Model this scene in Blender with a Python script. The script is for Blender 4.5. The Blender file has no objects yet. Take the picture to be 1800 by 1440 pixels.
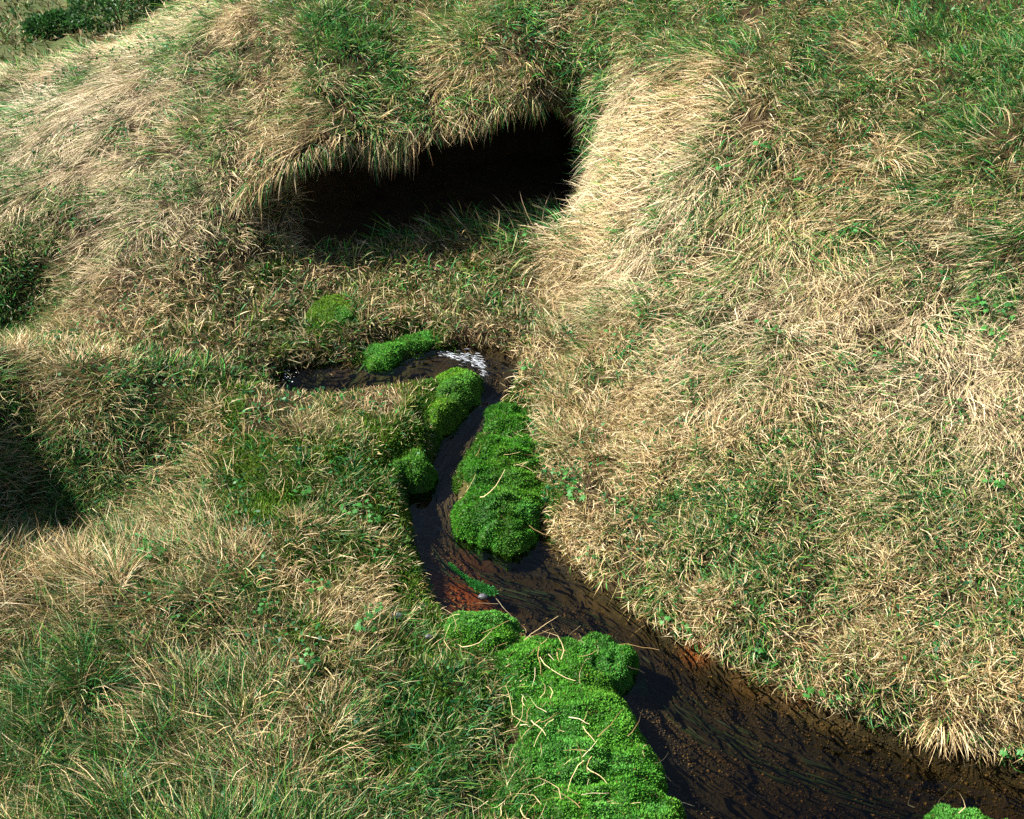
import bpy, math, random
import numpy as np
from mathutils import Vector

rng = np.random.default_rng(7)
random.seed(7)
scene = bpy.context.scene
COL = scene.collection

# ------------------------------------------------------------------ camera, sky, sun, exposure
CAM_H, PITCH, FPX = 4.5, math.radians(36.0), 2345.0        # camera height over the stream, tilt down, focal in photo pixels
cam_data = bpy.data.cameras.new('camera')
cam_data.sensor_width = 36.0
cam_data.lens = 36.0 * FPX / 1800.0
cam_data.clip_start, cam_data.clip_end = 0.05, 1000.0
cam = bpy.data.objects.new('camera', cam_data)
COL.objects.link(cam)
cam.location = (0, 0, CAM_H)
cam.rotation_euler = (math.radians(90) - PITCH, 0, 0)
scene.camera = cam

SUN_EL, SUN_AZ = math.radians(43), math.radians(-80)        # azimuth from +y (away from camera), negative = left
world = bpy.data.worlds.new('World'); scene.world = world; world.use_nodes = True
wn = world.node_tree.nodes; wl = world.node_tree.links
bg = wn['Background']
sky = wn.new('ShaderNodeTexSky'); sky.sky_type = 'NISHITA'; sky.sun_disc = False
sky.sun_elevation = SUN_EL; sky.sun_rotation = SUN_AZ
wl.new(sky.outputs[0], bg.inputs[0]); bg.inputs[1].default_value = 0.05
sun_data = bpy.data.lights.new('sun', 'SUN'); sun_data.energy = 5.0; sun_data.angle = math.radians(0.53)
sun_data.color = (1.0, 0.965, 0.90)
sun = bpy.data.objects.new('sun', sun_data); COL.objects.link(sun)
SUN_DIR = Vector((math.sin(SUN_AZ) * math.cos(SUN_EL), math.cos(SUN_AZ) * math.cos(SUN_EL), math.sin(SUN_EL)))
sun.rotation_euler = SUN_DIR.to_track_quat('Z', 'Y').to_euler()
sun.location = (-6, 6, 12)
vs = scene.view_settings
vs.view_transform = 'Standard'; vs.look = 'None'; vs.gamma = 1.0; vs.exposure = 1.62; vs.use_curve_mapping = False
scene.cycles.max_bounces = 5
scene.cycles.diffuse_bounces = 1
scene.cycles.transparent_max_bounces = 8
scene.cycles.use_denoising = False

# ------------------------------------------------------------------ helpers
CP, SP = math.cos(PITCH), math.sin(PITCH)
def ray(px, py):
    a = (np.asarray(px, float) - 900) / FPX; b = (720 - np.asarray(py, float)) / FPX
    return a, CP + b * SP, -SP + b * CP
def at_z(px, py, z):                       # where the sight line of a photo pixel meets height z
    dx, dy, dz = ray(px, py)
    t = (np.asarray(z, float) - CAM_H) / dz
    return np.stack([dx * t, dy * t, np.broadcast_to(z, np.shape(t)).astype(float)], -1)
def project(P):
    x, y, z = P[..., 0], P[..., 1], P[..., 2] - CAM_H
    d = y * CP - z * SP; u = y * SP + z * CP
    d = np.where(d < 0.05, 0.05, d)
    return 900 + FPX * x / d, 720 - FPX * u / d, d
def smooth(t):
    t = np.clip(t, 0, 1); return t * t * (3 - 2 * t)
def hash2(i, j, seed):
    n = (i.astype(np.int64) * 374761393 + j.astype(np.int64) * 668265263 + seed * 1442695041) & 0x7fffffff
    n = ((n ^ (n >> 13)) * 1274126177) & 0x7fffffff
    return ((n ^ (n >> 16)) & 0xffff) / 65535.0
def noise(x, y, seed=0):
    i, j = np.floor(x), np.floor(y); fx, fy = smooth(x - i), smooth(y - j)
    a, b = hash2(i, j, seed), hash2(i + 1, j, seed); c, d = hash2(i, j + 1, seed), hash2(i + 1, j + 1, seed)
    return (a + (b - a) * fx) * (1 - fy) + (c + (d - c) * fx) * fy * 1.0
def fbm(x, y, seed=0, oct=3):
    s, a, t = 0, 0.5, 0
    for o in range(oct):
        s = s + a * noise(x * 2 ** o + 17.3 * o, y * 2 ** o + 9.1 * o, seed + o); t += a; a *= 0.5
    return s / t
def sdf(poly, X, Y):                       # signed distance, negative inside
    sh = X.shape; X = X.ravel(); Y = Y.ravel()
    d = np.full(X.shape, 1e9); ins = np.zeros(X.shape, bool)
    n = len(poly)
    for k in range(n):
        ax, ay = poly[k]; bx, by = poly[(k + 1) % n]
        ex, ey = bx - ax, by - ay
        t = np.clip(((X - ax) * ex + (Y - ay) * ey) / (ex * ex + ey * ey + 1e-12), 0, 1)
        d = np.minimum(d, (X - ax - ex * t) ** 2 + (Y - ay - ey * t) ** 2)
        if ay != by:
            c = (ay > Y) != (by > Y)
            ins ^= c & (X < (Y - ay) / (by - ay) * ex + ax)
    d = np.sqrt(d)
    return np.where(ins, -d, d).reshape(sh)
def norm(v): return v / (np.linalg.norm(v, axis=-1, keepdims=True) + 1e-9)

def mesh_np(name, V, F, colors=None, smooth_shade=True, attrs=None):
    """V (n,3); F list of (m,k) index arrays (k = 3 or 4)."""
    me = bpy.data.meshes.new(name)
    V = np.ascontiguousarray(V, np.float32)
    F = [np.ascontiguousarray(f, np.int32) for f in F if len(f)]
    nl = sum(f.size for f in F); nf = sum(len(f) for f in F)
    me.vertices.add(len(V)); me.vertices.foreach_set('co', V.ravel())
    me.loops.add(nl); me.loops.foreach_set('vertex_index', np.concatenate([f.ravel() for f in F]))
    tot = np.concatenate([np.full(len(f), f.shape[1], np.int32) for f in F])
    st = np.concatenate([[0], np.cumsum(tot)[:-1]]).astype(np.int32)
    me.polygons.add(nf); me.polygons.foreach_set('loop_start', st); me.polygons.foreach_set('loop_total', tot)
    if smooth_shade: me.polygons.foreach_set('use_smooth', np.ones(nf, bool))
    me.update(calc_edges=True)
    if colors is not None:
        a = me.attributes.new('tint', 'FLOAT_COLOR', 'POINT')
        c = np.ones((len(V), 4), np.float32); c[:, :3] = colors
        a.data.foreach_set('color', c.ravel())
    for k, v in (attrs or {}).items():
        a = me.attributes.new(k, 'FLOAT', 'POINT'); a.data.foreach_set('value', np.ascontiguousarray(v, np.float32).ravel())
    return me
def link(name, me, mat, parent=None, label=None, cat=None, group=None, kind=None, loc=None):
    o = bpy.data.objects.new(name, me); COL.objects.link(o)
    if mat is not None and me is not None and not me.materials: me.materials.append(mat)
    if parent: o.parent = parent
    if loc is not None: o.location = loc
    if label: o['label'] = label
    if cat: o['category'] = cat
    if group: o['group'] = group
    if kind: o['kind'] = kind
    return o

# ------------------------------------------------------------------ materials
def mat_new(name):
    m = bpy.data.materials.new(name); m.use_nodes = True
    nt = m.node_tree; nt.nodes.clear()
    out = nt.nodes.new('ShaderNodeOutputMaterial')
    return m, nt.nodes, nt.links, out
def blade_mat(name, rough=0.5, trans=0.35, spec=0.35):
    m, N, L, out = mat_new(name)
    at = N.new('ShaderNodeAttribute'); at.attribute_name = 'tint'
    geo = N.new('ShaderNodeNewGeometry')
    nz = N.new('ShaderNodeTexNoise'); nz.inputs['Scale'].default_value = 90; nz.inputs['Detail'].default_value = 2
    L.new(geo.outputs['Position'], nz.inputs['Vector'])
    mr = N.new('ShaderNodeMapRange'); mr.inputs['To Min'].default_value = 0.75; mr.inputs['To Max'].default_value = 1.25
    L.new(nz.outputs['Fac'], mr.inputs['Value'])
    mx = N.new('ShaderNodeVectorMath'); mx.operation = 'SCALE'
    L.new(at.outputs['Color'], mx.inputs[0]); L.new(mr.outputs[0], mx.inputs['Scale'])
    p = N.new('ShaderNodeBsdfPrincipled'); p.inputs['Roughness'].default_value = rough
    p.inputs['Specular IOR Level'].default_value = spec
    L.new(mx.outputs[0], p.inputs['Base Color'])
    t = N.new('ShaderNodeBsdfTranslucent'); L.new(mx.outputs[0], t.inputs['Color'])
    ms = N.new('ShaderNodeMixShader'); ms.inputs[0].default_value = trans
    L.new(p.outputs[0], ms.inputs[1]); L.new(t.outputs[0], ms.inputs[2]); L.new(ms.outputs[0], out.inputs[0])
    return m
M_GRASS = blade_mat('grass_blade', 0.55, 0.12, 0.16)
M_MOSS = blade_mat('moss_frond', 0.7, 0.30, 0.12)
M_LEAF = blade_mat('herb_leaf', 0.5, 0.35, 0.25)

def ground_mat():
    m, N, L, out = mat_new('peat_and_stream_bed')
    geo = N.new('ShaderNodeNewGeometry')
    def attr(n):
        a = N.new('ShaderNodeAttribute'); a.attribute_name = n; return a.outputs['Fac']
    def noise_n(scale, vec, det=4):
        n = N.new('ShaderNodeTexNoise'); n.inputs['Scale'].default_value = scale; n.inputs['Detail'].default_value = det
        L.new(vec, n.inputs['Vector']); return n.outputs['Fac']
    def ramp(fac, stops):
        r = N.new('ShaderNodeValToRGB'); e = r.color_ramp.elements
        while len(e) > 1: e.remove(e[-1])
        e[0].position, e[0].color = stops[0][0], (*stops[0][1], 1)
        for pos, c in stops[1:]:
            x = e.new(pos); x.color = (*c, 1)
        L.new(fac, r.inputs[0]); return r.outputs[0]
    def mix(f, a, b):
        x = N.new('ShaderNodeMix'); x.data_type = 'RGBA'
        if isinstance(f, float): x.inputs[0].default_value = f
        else: L.new(f, x.inputs[0])
        L.new(a, x.inputs[6]); L.new(b, x.inputs[7]); return x.outputs[2]
    pos = geo.outputs['Position']
    soil = ramp(noise_n(9, pos, 6), [(0.3, (0.018, 0.012, 0.005)), (0.55, (0.045, 0.028, 0.011)), (0.75, (0.02, 0.03, 0.008))])
    moss = ramp(noise_n(6, pos, 6), [(0.3, (0.03, 0.05, 0.006)), (0.5, (0.06, 0.10, 0.008)), (0.7, (0.10, 0.10, 0.015))])
    far = ramp(noise_n(1.2, pos, 8), [(0.3, (0.035, 0.06, 0.012)), (0.5, (0.06, 0.065, 0.022)), (0.7, (0.04, 0.06, 0.015))])
    c1 = mix(attr('mossy'), soil, moss)
    c1 = mix(attr('far'), c1, far)
    cv = N.new('ShaderNodeCombineXYZ')                       # flow coordinates: streaks run along the current
    s2 = N.new('ShaderNodeMath'); s2.operation = 'MULTIPLY'; s2.inputs[1].default_value = 0.16
    L.new(attr('flow_s'), s2.inputs[0]); L.new(s2.outputs[0], cv.inputs[0]); L.new(attr('flow_d'), cv.inputs[1])
    streak = noise_n(9, cv.outputs[0], 5)
    fine = noise_n(70, pos, 3)
    sand = ramp(streak, [(0.32, (0.012, 0.014, 0.006)), (0.46, (0.022, 0.021, 0.010)), (0.58, (0.048, 0.038, 0.015)), (0.74, (0.10, 0.066, 0.022))])
    grain = ramp(fine, [(0.35, (0.02, 0.014, 0.006)), (0.6, (0.04, 0.027, 0.012)), (0.75, (0.20, 0.12, 0.035))])
    bed = mix(0.35, sand, grain)
    rust = N.new('ShaderNodeRGB'); rust.outputs[0].default_value = (0.42, 0.10, 0.016, 1)
    bed = mix(attr('rust'), bed, rust.outputs[0])
    col = mix(attr('bed'), c1, bed)
    p = N.new('ShaderNodeBsdfPrincipled'); p.inputs['Roughness'].default_value = 0.9
    p.inputs['Specular IOR Level'].default_value = 0.15
    L.new(col, p.inputs['Base Color'])
    b = N.new('ShaderNodeBump'); b.inputs['Strength'].default_value = 0.6; b.inputs['Distance'].default_value = 0.02
    L.new(noise_n(40, pos, 5), b.inputs['Height']); L.new(b.outputs[0], p.inputs['Normal'])
    L.new(p.outputs[0], out.inputs[0])
    return m
M_GROUND = ground_mat()

def water_mat():
    m, N, L, out = mat_new('clear_peaty_water')
    def attr(n):
        a = N.new('ShaderNodeAttribute'); a.attribute_name = n; return a.outputs['Fac']
    cv = N.new('ShaderNodeCombineXYZ')
    s2 = N.new('ShaderNodeMath'); s2.operation = 'MULTIPLY'; s2.inputs[1].default_value = 0.4
    L.new(attr('flow_s'), s2.inputs[0]); L.new(s2.outputs[0], cv.inputs[0]); L.new(attr('flow_d'), cv.inputs[1])
    n1 = N.new('ShaderNodeTexNoise'); n1.inputs['Scale'].default_value = 20; n1.inputs['Detail'].default_value = 2; n1.inputs['Distortion'].default_value = 0.8
    L.new(cv.outputs[0], n1.inputs['Vector'])
    b = N.new('ShaderNodeBump'); b.inputs['Strength'].default_value = 0.28; b.inputs['Distance'].default_value = 0.03
    L.new(n1.outputs['Fac'], b.inputs['Height'])
    tr = N.new('ShaderNodeBsdfTransparent')                 # peat-stained water absorbs with depth
    dr = N.new('ShaderNodeValToRGB'); e = dr.color_ramp.elements
    e[0].position = 0.0; e[0].color = (0.95, 0.93, 0.88, 1); e[1].position = 1.0; e[1].color = (0.10, 0.07, 0.035, 1)
    for q in (0.25, 0.5):
        x = e.new(q); x.color = (math.exp(-2.4 * q), math.exp(-2.75 * q), math.exp(-3.5 * q), 1)
    dm = N.new('ShaderNodeMath'); dm.operation = 'MULTIPLY'; dm.inputs[1].default_value = 2.5
    L.new(attr('depth'), dm.inputs[0]); L.new(dm.outputs[0], dr.inputs[0]); L.new(dr.outputs[0], tr.inputs[0])
    gl = N.new('ShaderNodeBsdfGlossy'); gl.inputs['Roughness'].default_value = 0.05
    L.new(b.outputs[0], gl.inputs['Normal'])
    fr = N.new('ShaderNodeFresnel'); fr.inputs[0].default_value = 1.33; L.new(b.outputs[0], fr.inputs['Normal'])
    ms = N.new('ShaderNodeMixShader'); L.new(fr.outputs[0], ms.inputs[0]); L.new(tr.outputs[0], ms.inputs[1]); L.new(gl.outputs[0], ms.inputs[2])
    L.new(ms.outputs[0], out.inputs[0])
    return m
M_WATER = water_mat()

# ------------------------------------------------------------------ terrain
CTRL = [  # photo pixel, height in metres of the ground seen there
 (1000,960,.16),(1140,1050,.17),(1230,1110,.17),(1400,1195,.17),(1600,1260,.17),(1800,1310,.17),
 (1100,900,.23),(1300,1050,.26),(1600,1150,.28),(1800,1200,.30),(1200,750,.40),(1500,900,.42),(1800,1000,.48),
 (1050,750,.25),(960,760,.16),(980,860,.14),(1040,640,.26),(1020,560,.22),(1070,470,.32),(1170,560,.58),(1400,700,.65),(1750,750,.75),(1170,450,.66),(1300,500,.85),(1700,500,1.0),
 (1110,330,.80),(1200,300,1.03),(1500,250,1.26),(1750,250,1.42),(930,170,1.03),(1100,100,1.27),(1400,30,1.55),(1750,20,1.72),
 (560,230,.92),(700,210,.93),(800,180,.97),(920,110,1.20),(1000,200,1.02),(700,110,1.12),(700,10,1.29),(950,10,1.43),(400,300,.75),(300,400,.55),(350,480,.36),(200,500,.35),(200,300,.65),(100,400,.45),
 (0,300,.50),(0,210,.5),(200,200,.85),(400,200,.95),(400,100,1.12),(600,100,1.17),(600,30,1.30),(800,100,1.20),(800,20,1.28),(150,130,.70),(300,55,.88),(0,140,.50),(420,10,1.25),
 (600,470,.20),(800,440,.2),(940,420,.22),(985,450,.22),(970,390,.22),(600,540,.23),(900,560,.16),(400,580,.25),(300,620,.27),(500,600,.16),(220,590,.30),(450,640,.2),(750,540,.17),
 (0,668,.44),(150,678,.40),(300,708,.31),(420,722,.32),(560,735,.24),(700,715,.20),(790,720,.18),(560,700,.16),(680,690,.14),
 (10,580,.0),(60,520,.16),(0,480,.3),(120,560,.22),
 (200,890,.0),(100,940,.0),(300,830,.1),(0,890,.08),(380,880,.2),(320,960,.2),(0,775,.26),(200,775,.20),
 (450,800,.26),(600,850,.2),(690,900,.13),(700,1000,.10),(450,1000,.24),(650,1100,.16),(740,1090,.05),(725,1020,.06),(150,1030,.26),(300,1150,.3),(0,1150,.25),(100,1400,.3),(400,1400,.33),(600,1300,.26),(720,1200,.14),
 (830,1150,.12),(900,1300,.10),(820,1420,.14),
]
C3 = np.array([at_z(a, b, c) for a, b, c in CTRL])
WORLD = np.array([(-5,13,-.4),(-7,12,-.4),(-3.0,14,-.1),(-4.2,11.2,-.1),(0,11,1.9),(3,10,2.3),(-1.5,11,1.55),(0,0,2.8),(-3,.5,2.3),(3,.3,2.2),(0,-3,3.1),
                  (0,2.0,1.0),(-2,2.2,.8),(4.8,3,.8),(5,6,1.9),(4.6,8,2.3),(-4.5,4,.8),(-6,7.5,.2),(-4.6,5.5,1.4),(-3.4,5.3,1.25),(-3.3,4.9,1.1),(2.2,2.2,.5),(6,12,2.6),(-6,9.5,.3)], float)  # includes an unseen far-left mound, added to cast shade into the left-bank hollow
C3 = np.vstack([C3, WORLD])
def tps(r2): return np.where(r2 > 1e-12, r2 * np.log(r2 + 1e-12), 0)
class Surface:                             # thin-plate surface through control heights
    def __init__(self, C):
        n = len(C); self.C = C; A = np.zeros((n + 3, n + 3))
        d2 = ((C[:, None, :2] - C[None, :, :2]) ** 2).sum(-1)
        A[:n, :n] = tps(d2) + 0.035 * np.eye(n)
        A[:n, n] = 1; A[:n, n + 1:] = C[:, :2]; A[n, :n] = 1; A[n + 1:, :n] = C[:, :2].T
        self.W = np.linalg.solve(A, np.concatenate([C[:, 2], [0, 0, 0]]))
    def __call__(self, X, Y):
        sh = X.shape; X = X.ravel(); Y = Y.ravel(); n = len(self.C); W = self.W
        z = W[n] + W[n + 1] * X + W[n + 2] * Y
        for k in range(n): z = z + W[k] * tps((X - self.C[k, 0]) ** 2 + (Y - self.C[k, 1]) ** 2)
        return z.reshape(sh)
BOGC = {(600,470),(800,440),(940,420),(600,540),(900,560),(750,540),(985,450),(970,390),(500,600)}
HILLC = {(560,230),(700,210),(800,180),(920,110),(1000,200),(930,170),(700,110),(600,100),(800,100)}
_flag = np.array([1 if c[:2] in BOGC else 2 if c[:2] in HILLC else 0 for c in CTRL] + [0] * len(WORLD))
S_LOW, S_HIGH, S_ALL = Surface(C3[_flag != 2]), Surface(C3[_flag != 1]), Surface(C3)

def water_z(Y):                            # upper pool, small fall, then the lower reach
    return 0.045 * smooth((Y - 6.20) / 0.28) + 0.05 * smooth((Y - 5.45) / 0.7)
def to_water(pts):
    out = []
    for px, py in pts:
        z = 0.0
        for _ in range(6): z = float(water_z(np.array(at_z(px, py, z)[1])))
        out.append(at_z(px, py, z)[:2])
    return np.array(out)
STREAM_PX = [(478,676),(498,652),(540,641),(600,637),(650,643),(700,634),(760,613),(830,607),(890,615),(916,635),(918,662),(902,690),
 (872,716),(852,746),(838,776),(815,810),(800,840),(802,880),(812,910),(850,938),(900,945),(955,936),(985,960),(1030,1002),(1060,1032),(1140,1076),(1230,1136),
 (1340,1188),(1400,1222),(1500,1258),(1600,1288),(1700,1310),(1830,1340),(2000,1390),(2300,1500),(2300,1900),(1280,1900),(1170,1560),(1150,1440),(1150,1380),(1135,1310),(1105,1260),
 (1075,1205),(1050,1170),(1000,1140),(930,1125),(860,1112),(800,1098),(770,1062),(745,1000),(730,940),(717,890),(714,864),(742,838),(762,810),(770,780),(786,752),(830,712),
 (850,684),(846,662),(800,664),(720,684),(600,704),(500,712)]
STREAM = to_water(STREAM_PX)
CENTER_PX = [(500,672),(570,664),(640,662),(760,636),(850,640),(884,668),(855,712),(808,785),(765,845),(760,905),(800,965),(870,1000),(960,1030),(1080,1100),(1190,1220),(1350,1310),(1550,1380),(1800,1430),(2300,1650)]
CENTER = to_water(CENTER_PX)
def catmull(P, n=6):
    Q = np.vstack([2 * P[0] - P[1], P, 2 * P[-1] - P[-2]]); out = []
    for i in range(1, len(Q) - 2):
        for t in np.linspace(0, 1, n, endpoint=False):
            out.append(0.5 * (2 * Q[i] + (Q[i+1] - Q[i-1]) * t + (2*Q[i-1] - 5*Q[i] + 4*Q[i+1] - Q[i+2]) * t*t + (3*Q[i] - Q[i-1] - 3*Q[i+1] + Q[i+2]) * t**3))
    out.append(Q[-2]); return np.array(out)
CLINE = catmull(CENTER)
def flow_sd(X, Y):
    sh = X.shape; X = X.ravel(); Y = Y.ravel()
    best = np.full(X.shape, 1e9); S = np.zeros(X.shape); D = np.zeros(X.shape); TX = np.zeros(X.shape); TY = np.zeros(X.shape); acc = 0.0
    for k in range(len(CLINE) - 1):
        ax, ay = CLINE[k]; ex, ey = CLINE[k + 1] - CLINE[k]; ln = math.hypot(ex, ey)
        t = np.clip(((X - ax) * ex + (Y - ay) * ey) / (ln * ln), 0, 1)
        dx, dy = X - ax - ex * t, Y - ay - ey * t; d2 = dx * dx + dy * dy
        u = d2 < best
        best = np.where(u, d2, best); S = np.where(u, acc + t * ln, S)
        D = np.where(u, np.sign(ex * dy - ey * dx) * np.sqrt(d2), D); TX = np.where(u, ex / ln, TX); TY = np.where(u, ey / ln, TY)
        acc += ln
    return S.reshape(sh), D.reshape(sh), TX.reshape(sh), TY.reshape(sh)

MOSS = [  # outline in photo pixels (of the top), typical top height, edge roundness, lump size, lump height, two frond tints, label
 dict(px=[(782,1092),(800,1068),(838,1053),(885,1053),(915,1068),(928,1092),(900,1118),(850,1130),(800,1120)], z=.16, e=.12, ls=11, lh=.05,
      c=((.045,.16,.012),(.08,.22,.02)), label='rounded green moss knoll at the orange stained pool edge'),
 dict(px=[(1000,1118),(1040,1103),(1090,1106),(1118,1135),(1122,1180),(1100,1210),(1050,1200),(1010,1165)], z=.14, e=.09, ls=10, lh=.06,
      c=((.03,.13,.012),(.06,.19,.02)), label='lobed bright moss cushion bulging over the stream beside the wide moss mat'),
 dict(px=[(800,1125),(850,1128),(905,1112),(940,1095),(1010,1108),(1070,1150),(1110,1205),(1140,1255),(1180,1310),(1195,1380),(1200,1470),(800,1470),(845,1380),(880,1290),(870,1200)], z=.12, e=.16, ls=7, lh=.06,
      c=((.03,.13,.012),(.085,.24,.025)), label='wide bright green moss mat strewn with dead straws along the stream'),
 dict(px=[(838,775),(870,762),(930,765),(955,800),(960,860),(955,915),(930,940),(870,942),(820,922),(797,890),(800,868),(822,850),(802,832),(812,808)], z=.13, e=.09, ls=9, lh=.065,
      c=((.025,.12,.008),(.05,.17,.014)), label='large terraced moss cushion jutting into the stream bend'),
 dict(px=[(858,712),(890,702),(925,708),(938,735),(930,762),(880,765),(845,758),(842,738)], z=.13, e=.09, ls=11, lh=.05,
      c=((.025,.12,.008),(.055,.17,.014)), label='small deep green moss cushion upstream of the terraced one'),
 dict(px=[(770,650),(810,648),(842,656),(844,690),(825,712),(795,735),(765,755),(740,735),(755,700)], z=.175, e=.13, ls=12, lh=.05,
      c=((.08,.20,.012),(.14,.27,.03)), label='yellow green moss cushion overhanging the stream below the white water'),
 dict(px=[(640,618),(665,600),(700,590),(750,578),(770,590),(755,606),(715,620),(690,638),(660,638)], z=.165, e=.09, ls=12, lh=.035,
      c=((.05,.18,.02),(.085,.24,.03)), label='bright moss cushion between the still pool and the marshy floor'),
 dict(px=[(705,800),(735,785),(765,795),(762,825),(735,838),(700,832),(690,822)], z=.17, e=.07, ls=13, lh=.035,
      c=((.035,.12,.012),(.06,.17,.02)), label='small dark leafy moss clump on the bank opposite the terraced cushion'),
 dict(px=[(1595,1425),(1640,1402),(1700,1396),(1760,1408),(1830,1420),(1880,1470),(1700,1500),(1600,1470)], z=.09, e=.06, ls=11, lh=.03,
      c=((.03,.12,.012),(.06,.18,.02)), label='moss cushion with pale dead straws on the far side of the dark stream'),
 dict(px=[(545,540),(590,525),(622,540),(615,568),(570,575),(545,562)], z=.26, e=.05, ls=10, lh=.02,
      c=((.06,.13,.012),(.10,.18,.02)), label='flat yellow green moss patch among the marsh sedges'),
]
for md in MOSS:
    poly = np.array([at_z(a, b, md['z'] * .8)[:2] for a, b in md['px']])
    md['poly'] = catmull(np.vstack([poly, poly[:1]]), 4)[:-1]

# spring hollow: mouth line in plan and its lip, by column x
HX = np.array([-1.9, -1.56, -1.26, -0.75, -0.30, 0.05, 0.24, 0.42, 0.60])
H_YF = np.array([7.22, 7.42, 7.62, 7.88, 8.04, 8.18, 8.24, 8.24, 8.2])       # floor edge
H_YL = np.array([7.35, 7.54, 7.75, 8.00, 8.15, 8.28, 8.33, 8.30, 8.2])       # lip
H_ZL = np.array([.52, .76, .92, .88, .90, 1.02, 1.0, .85, .7])
H_ZF = 0.20
def hollow_params(X):
    A = smooth((X + 1.75) / 0.75) * smooth((0.52 - X) / 0.10)
    return np.interp(X, HX, H_YF), np.interp(X, HX, H_YL), np.interp(X, HX, H_ZL), A
W_FOLD = 0.36
PROF = np.array([(0, 0), (.45, .02), (.85, .08), (1.0, .30), (.95, .60), (.62, .78), (.28, .84), (.06, .86), (0, 1.0)])  # back distance, height fraction
PROF_T = np.linspace(0, 1, len(PROF))

def build_axis(segs, far, grow=1.25):
    pts = [segs[0][0]]
    for a, b, h in segs:
        n = max(1, int(round((b - a) / h))); pts += list(a + (b - a) * np.arange(1, n + 1) / n)
    lo, hi = [], []; h = 0.1; p = pts[0]
    while p > -far: h *= grow; p -= h; lo.append(p)
    h = 0.1; p = pts[-1]
    while p < far: h *= grow; p += h; hi.append(p)
    return np.array(lo[::-1] + pts + hi)
AX = build_axis([(-5.5, -2.6, .06), (-2.6, 3.2, .03), (3.2, 5.0, .06)], 150)
AY = build_axis([(1.5, 2.8, .06), (2.8, 7.2, .03), (7.2, 8.6, .022), (8.6, 11, .045), (11, 19, .12)], 150)
GX, GV = np.meshgrid(AX, AY, indexing='ij')
YF, YL, ZL, HA = hollow_params(GX)
V0 = YF
T = (GV - V0) / W_FOLD
HB = smooth((GX + 2.1) / 0.8) * smooth((1.3 - GX) / 0.8)          # wider blend for the turf above the lip
shift = (YL - (V0 + W_FOLD)) * np.exp(-np.clip(GV - V0 - W_FOLD, 0, None) / 0.8) * HB
Yh = np.where(T >= 1, GV + shift, GV + shift * np.clip(T, 0, 1))
def terrain_z(X, Y, wall=None):
    d = np.maximum(np.maximum(np.abs(X) - 6.5, 0), np.maximum(np.maximum(-2.5 - Y, Y - 15), 0))
    Xc, Yc = np.clip(X, -6.5, 6.5), np.clip(Y, -2.5, 15)
    z = S_ALL(Xc, Yc)
    if wall is not None:                   # across the hollow the floor and the turf above it are two surfaces
        hx = smooth((X + 2.2) / 0.9) * smooth((1.0 - X) / 0.5); m = hx > 0
        lo, hi = S_LOW(Xc[m], Yc[m]), S_HIGH(Xc[m], Yc[m])
        z[m] = z[m] * (1 - hx[m]) + hx[m] * (lo * (1 - wall[m]) + hi * wall[m])
    zf = 1.2 + 0.12 * (X - 1) * smooth(np.abs(X) / 30) * 0.2 + 2.5 * (fbm(X * 0.05, Y * 0.05, 91, 3) - 0.5) - 0.02 * np.clip(-X, 0, 60)
    k = smooth(d / 12)
    return z * (1 - k) + zf * k
Z = terrain_z(GX, Yh, smooth(T))
core = smooth((14 - np.abs(GV - 6)) / 4)
Z = Z + core * (0.07 * (fbm(GX * 1.7, GV * 1.7, 3, 2) - 0.5) + 0.06 * (fbm(GX * 5.5, GV * 5.5, 11, 2) - 0.5))
# bog floor in front of the hollow, lip behind it
fl = HA * smooth((GV - (V0 - 0.45)) / 0.35) * (T < 0)
Z = np.where(T < 0, Z * (1 - fl) + (H_ZF + 0.03 * (fbm(GX * 4, GV * 4, 5, 2) - .5)) * fl, Z)
lipc = smooth((GX + 1.9) / 0.6) * smooth((0.85 - GX) / 0.5) * np.exp(-np.clip(GV - V0 - W_FOLD, 0, None) / 0.35) * np.clip(T, 0, 1)
lip_noise = 0.10 * (fbm(GX * 5, GX * 0 + 3.3, 21, 2) - 0.5)
zl_line = terrain_z(AX, np.interp(AX, HX, H_YL), np.ones_like(AX))[:, None]
Z = np.where(T >= 0, Z + (ZL + lip_noise - zl_line) * lipc, Z)
inside = (T >= 0) & (T < 1)
tt = np.clip(T, 0, 1)
pb = np.interp(tt, PROF_T, PROF[:, 0]); ph = np.interp(tt, PROF_T, PROF[:, 1])
yw = (V0 + (YL - V0) * tt) + pb * 0.95 * (0.85 + 0.3 * fbm(GX * 3, tt * 3, 31, 2))
zw_ = H_ZF + (ZL + lip_noise - H_ZF) * ph + 0.05 * (fbm(GX * 6, tt * 9, 33, 2) - .5) * np.sin(np.pi * tt)
y_fold = Yh * (1 - HA) + yw * HA
z_fold = Z * (1 - HA) + zw_ * HA
Yp = np.where(inside, y_fold, Yh); Z = np.where(inside, z_fold, Z)
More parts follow.
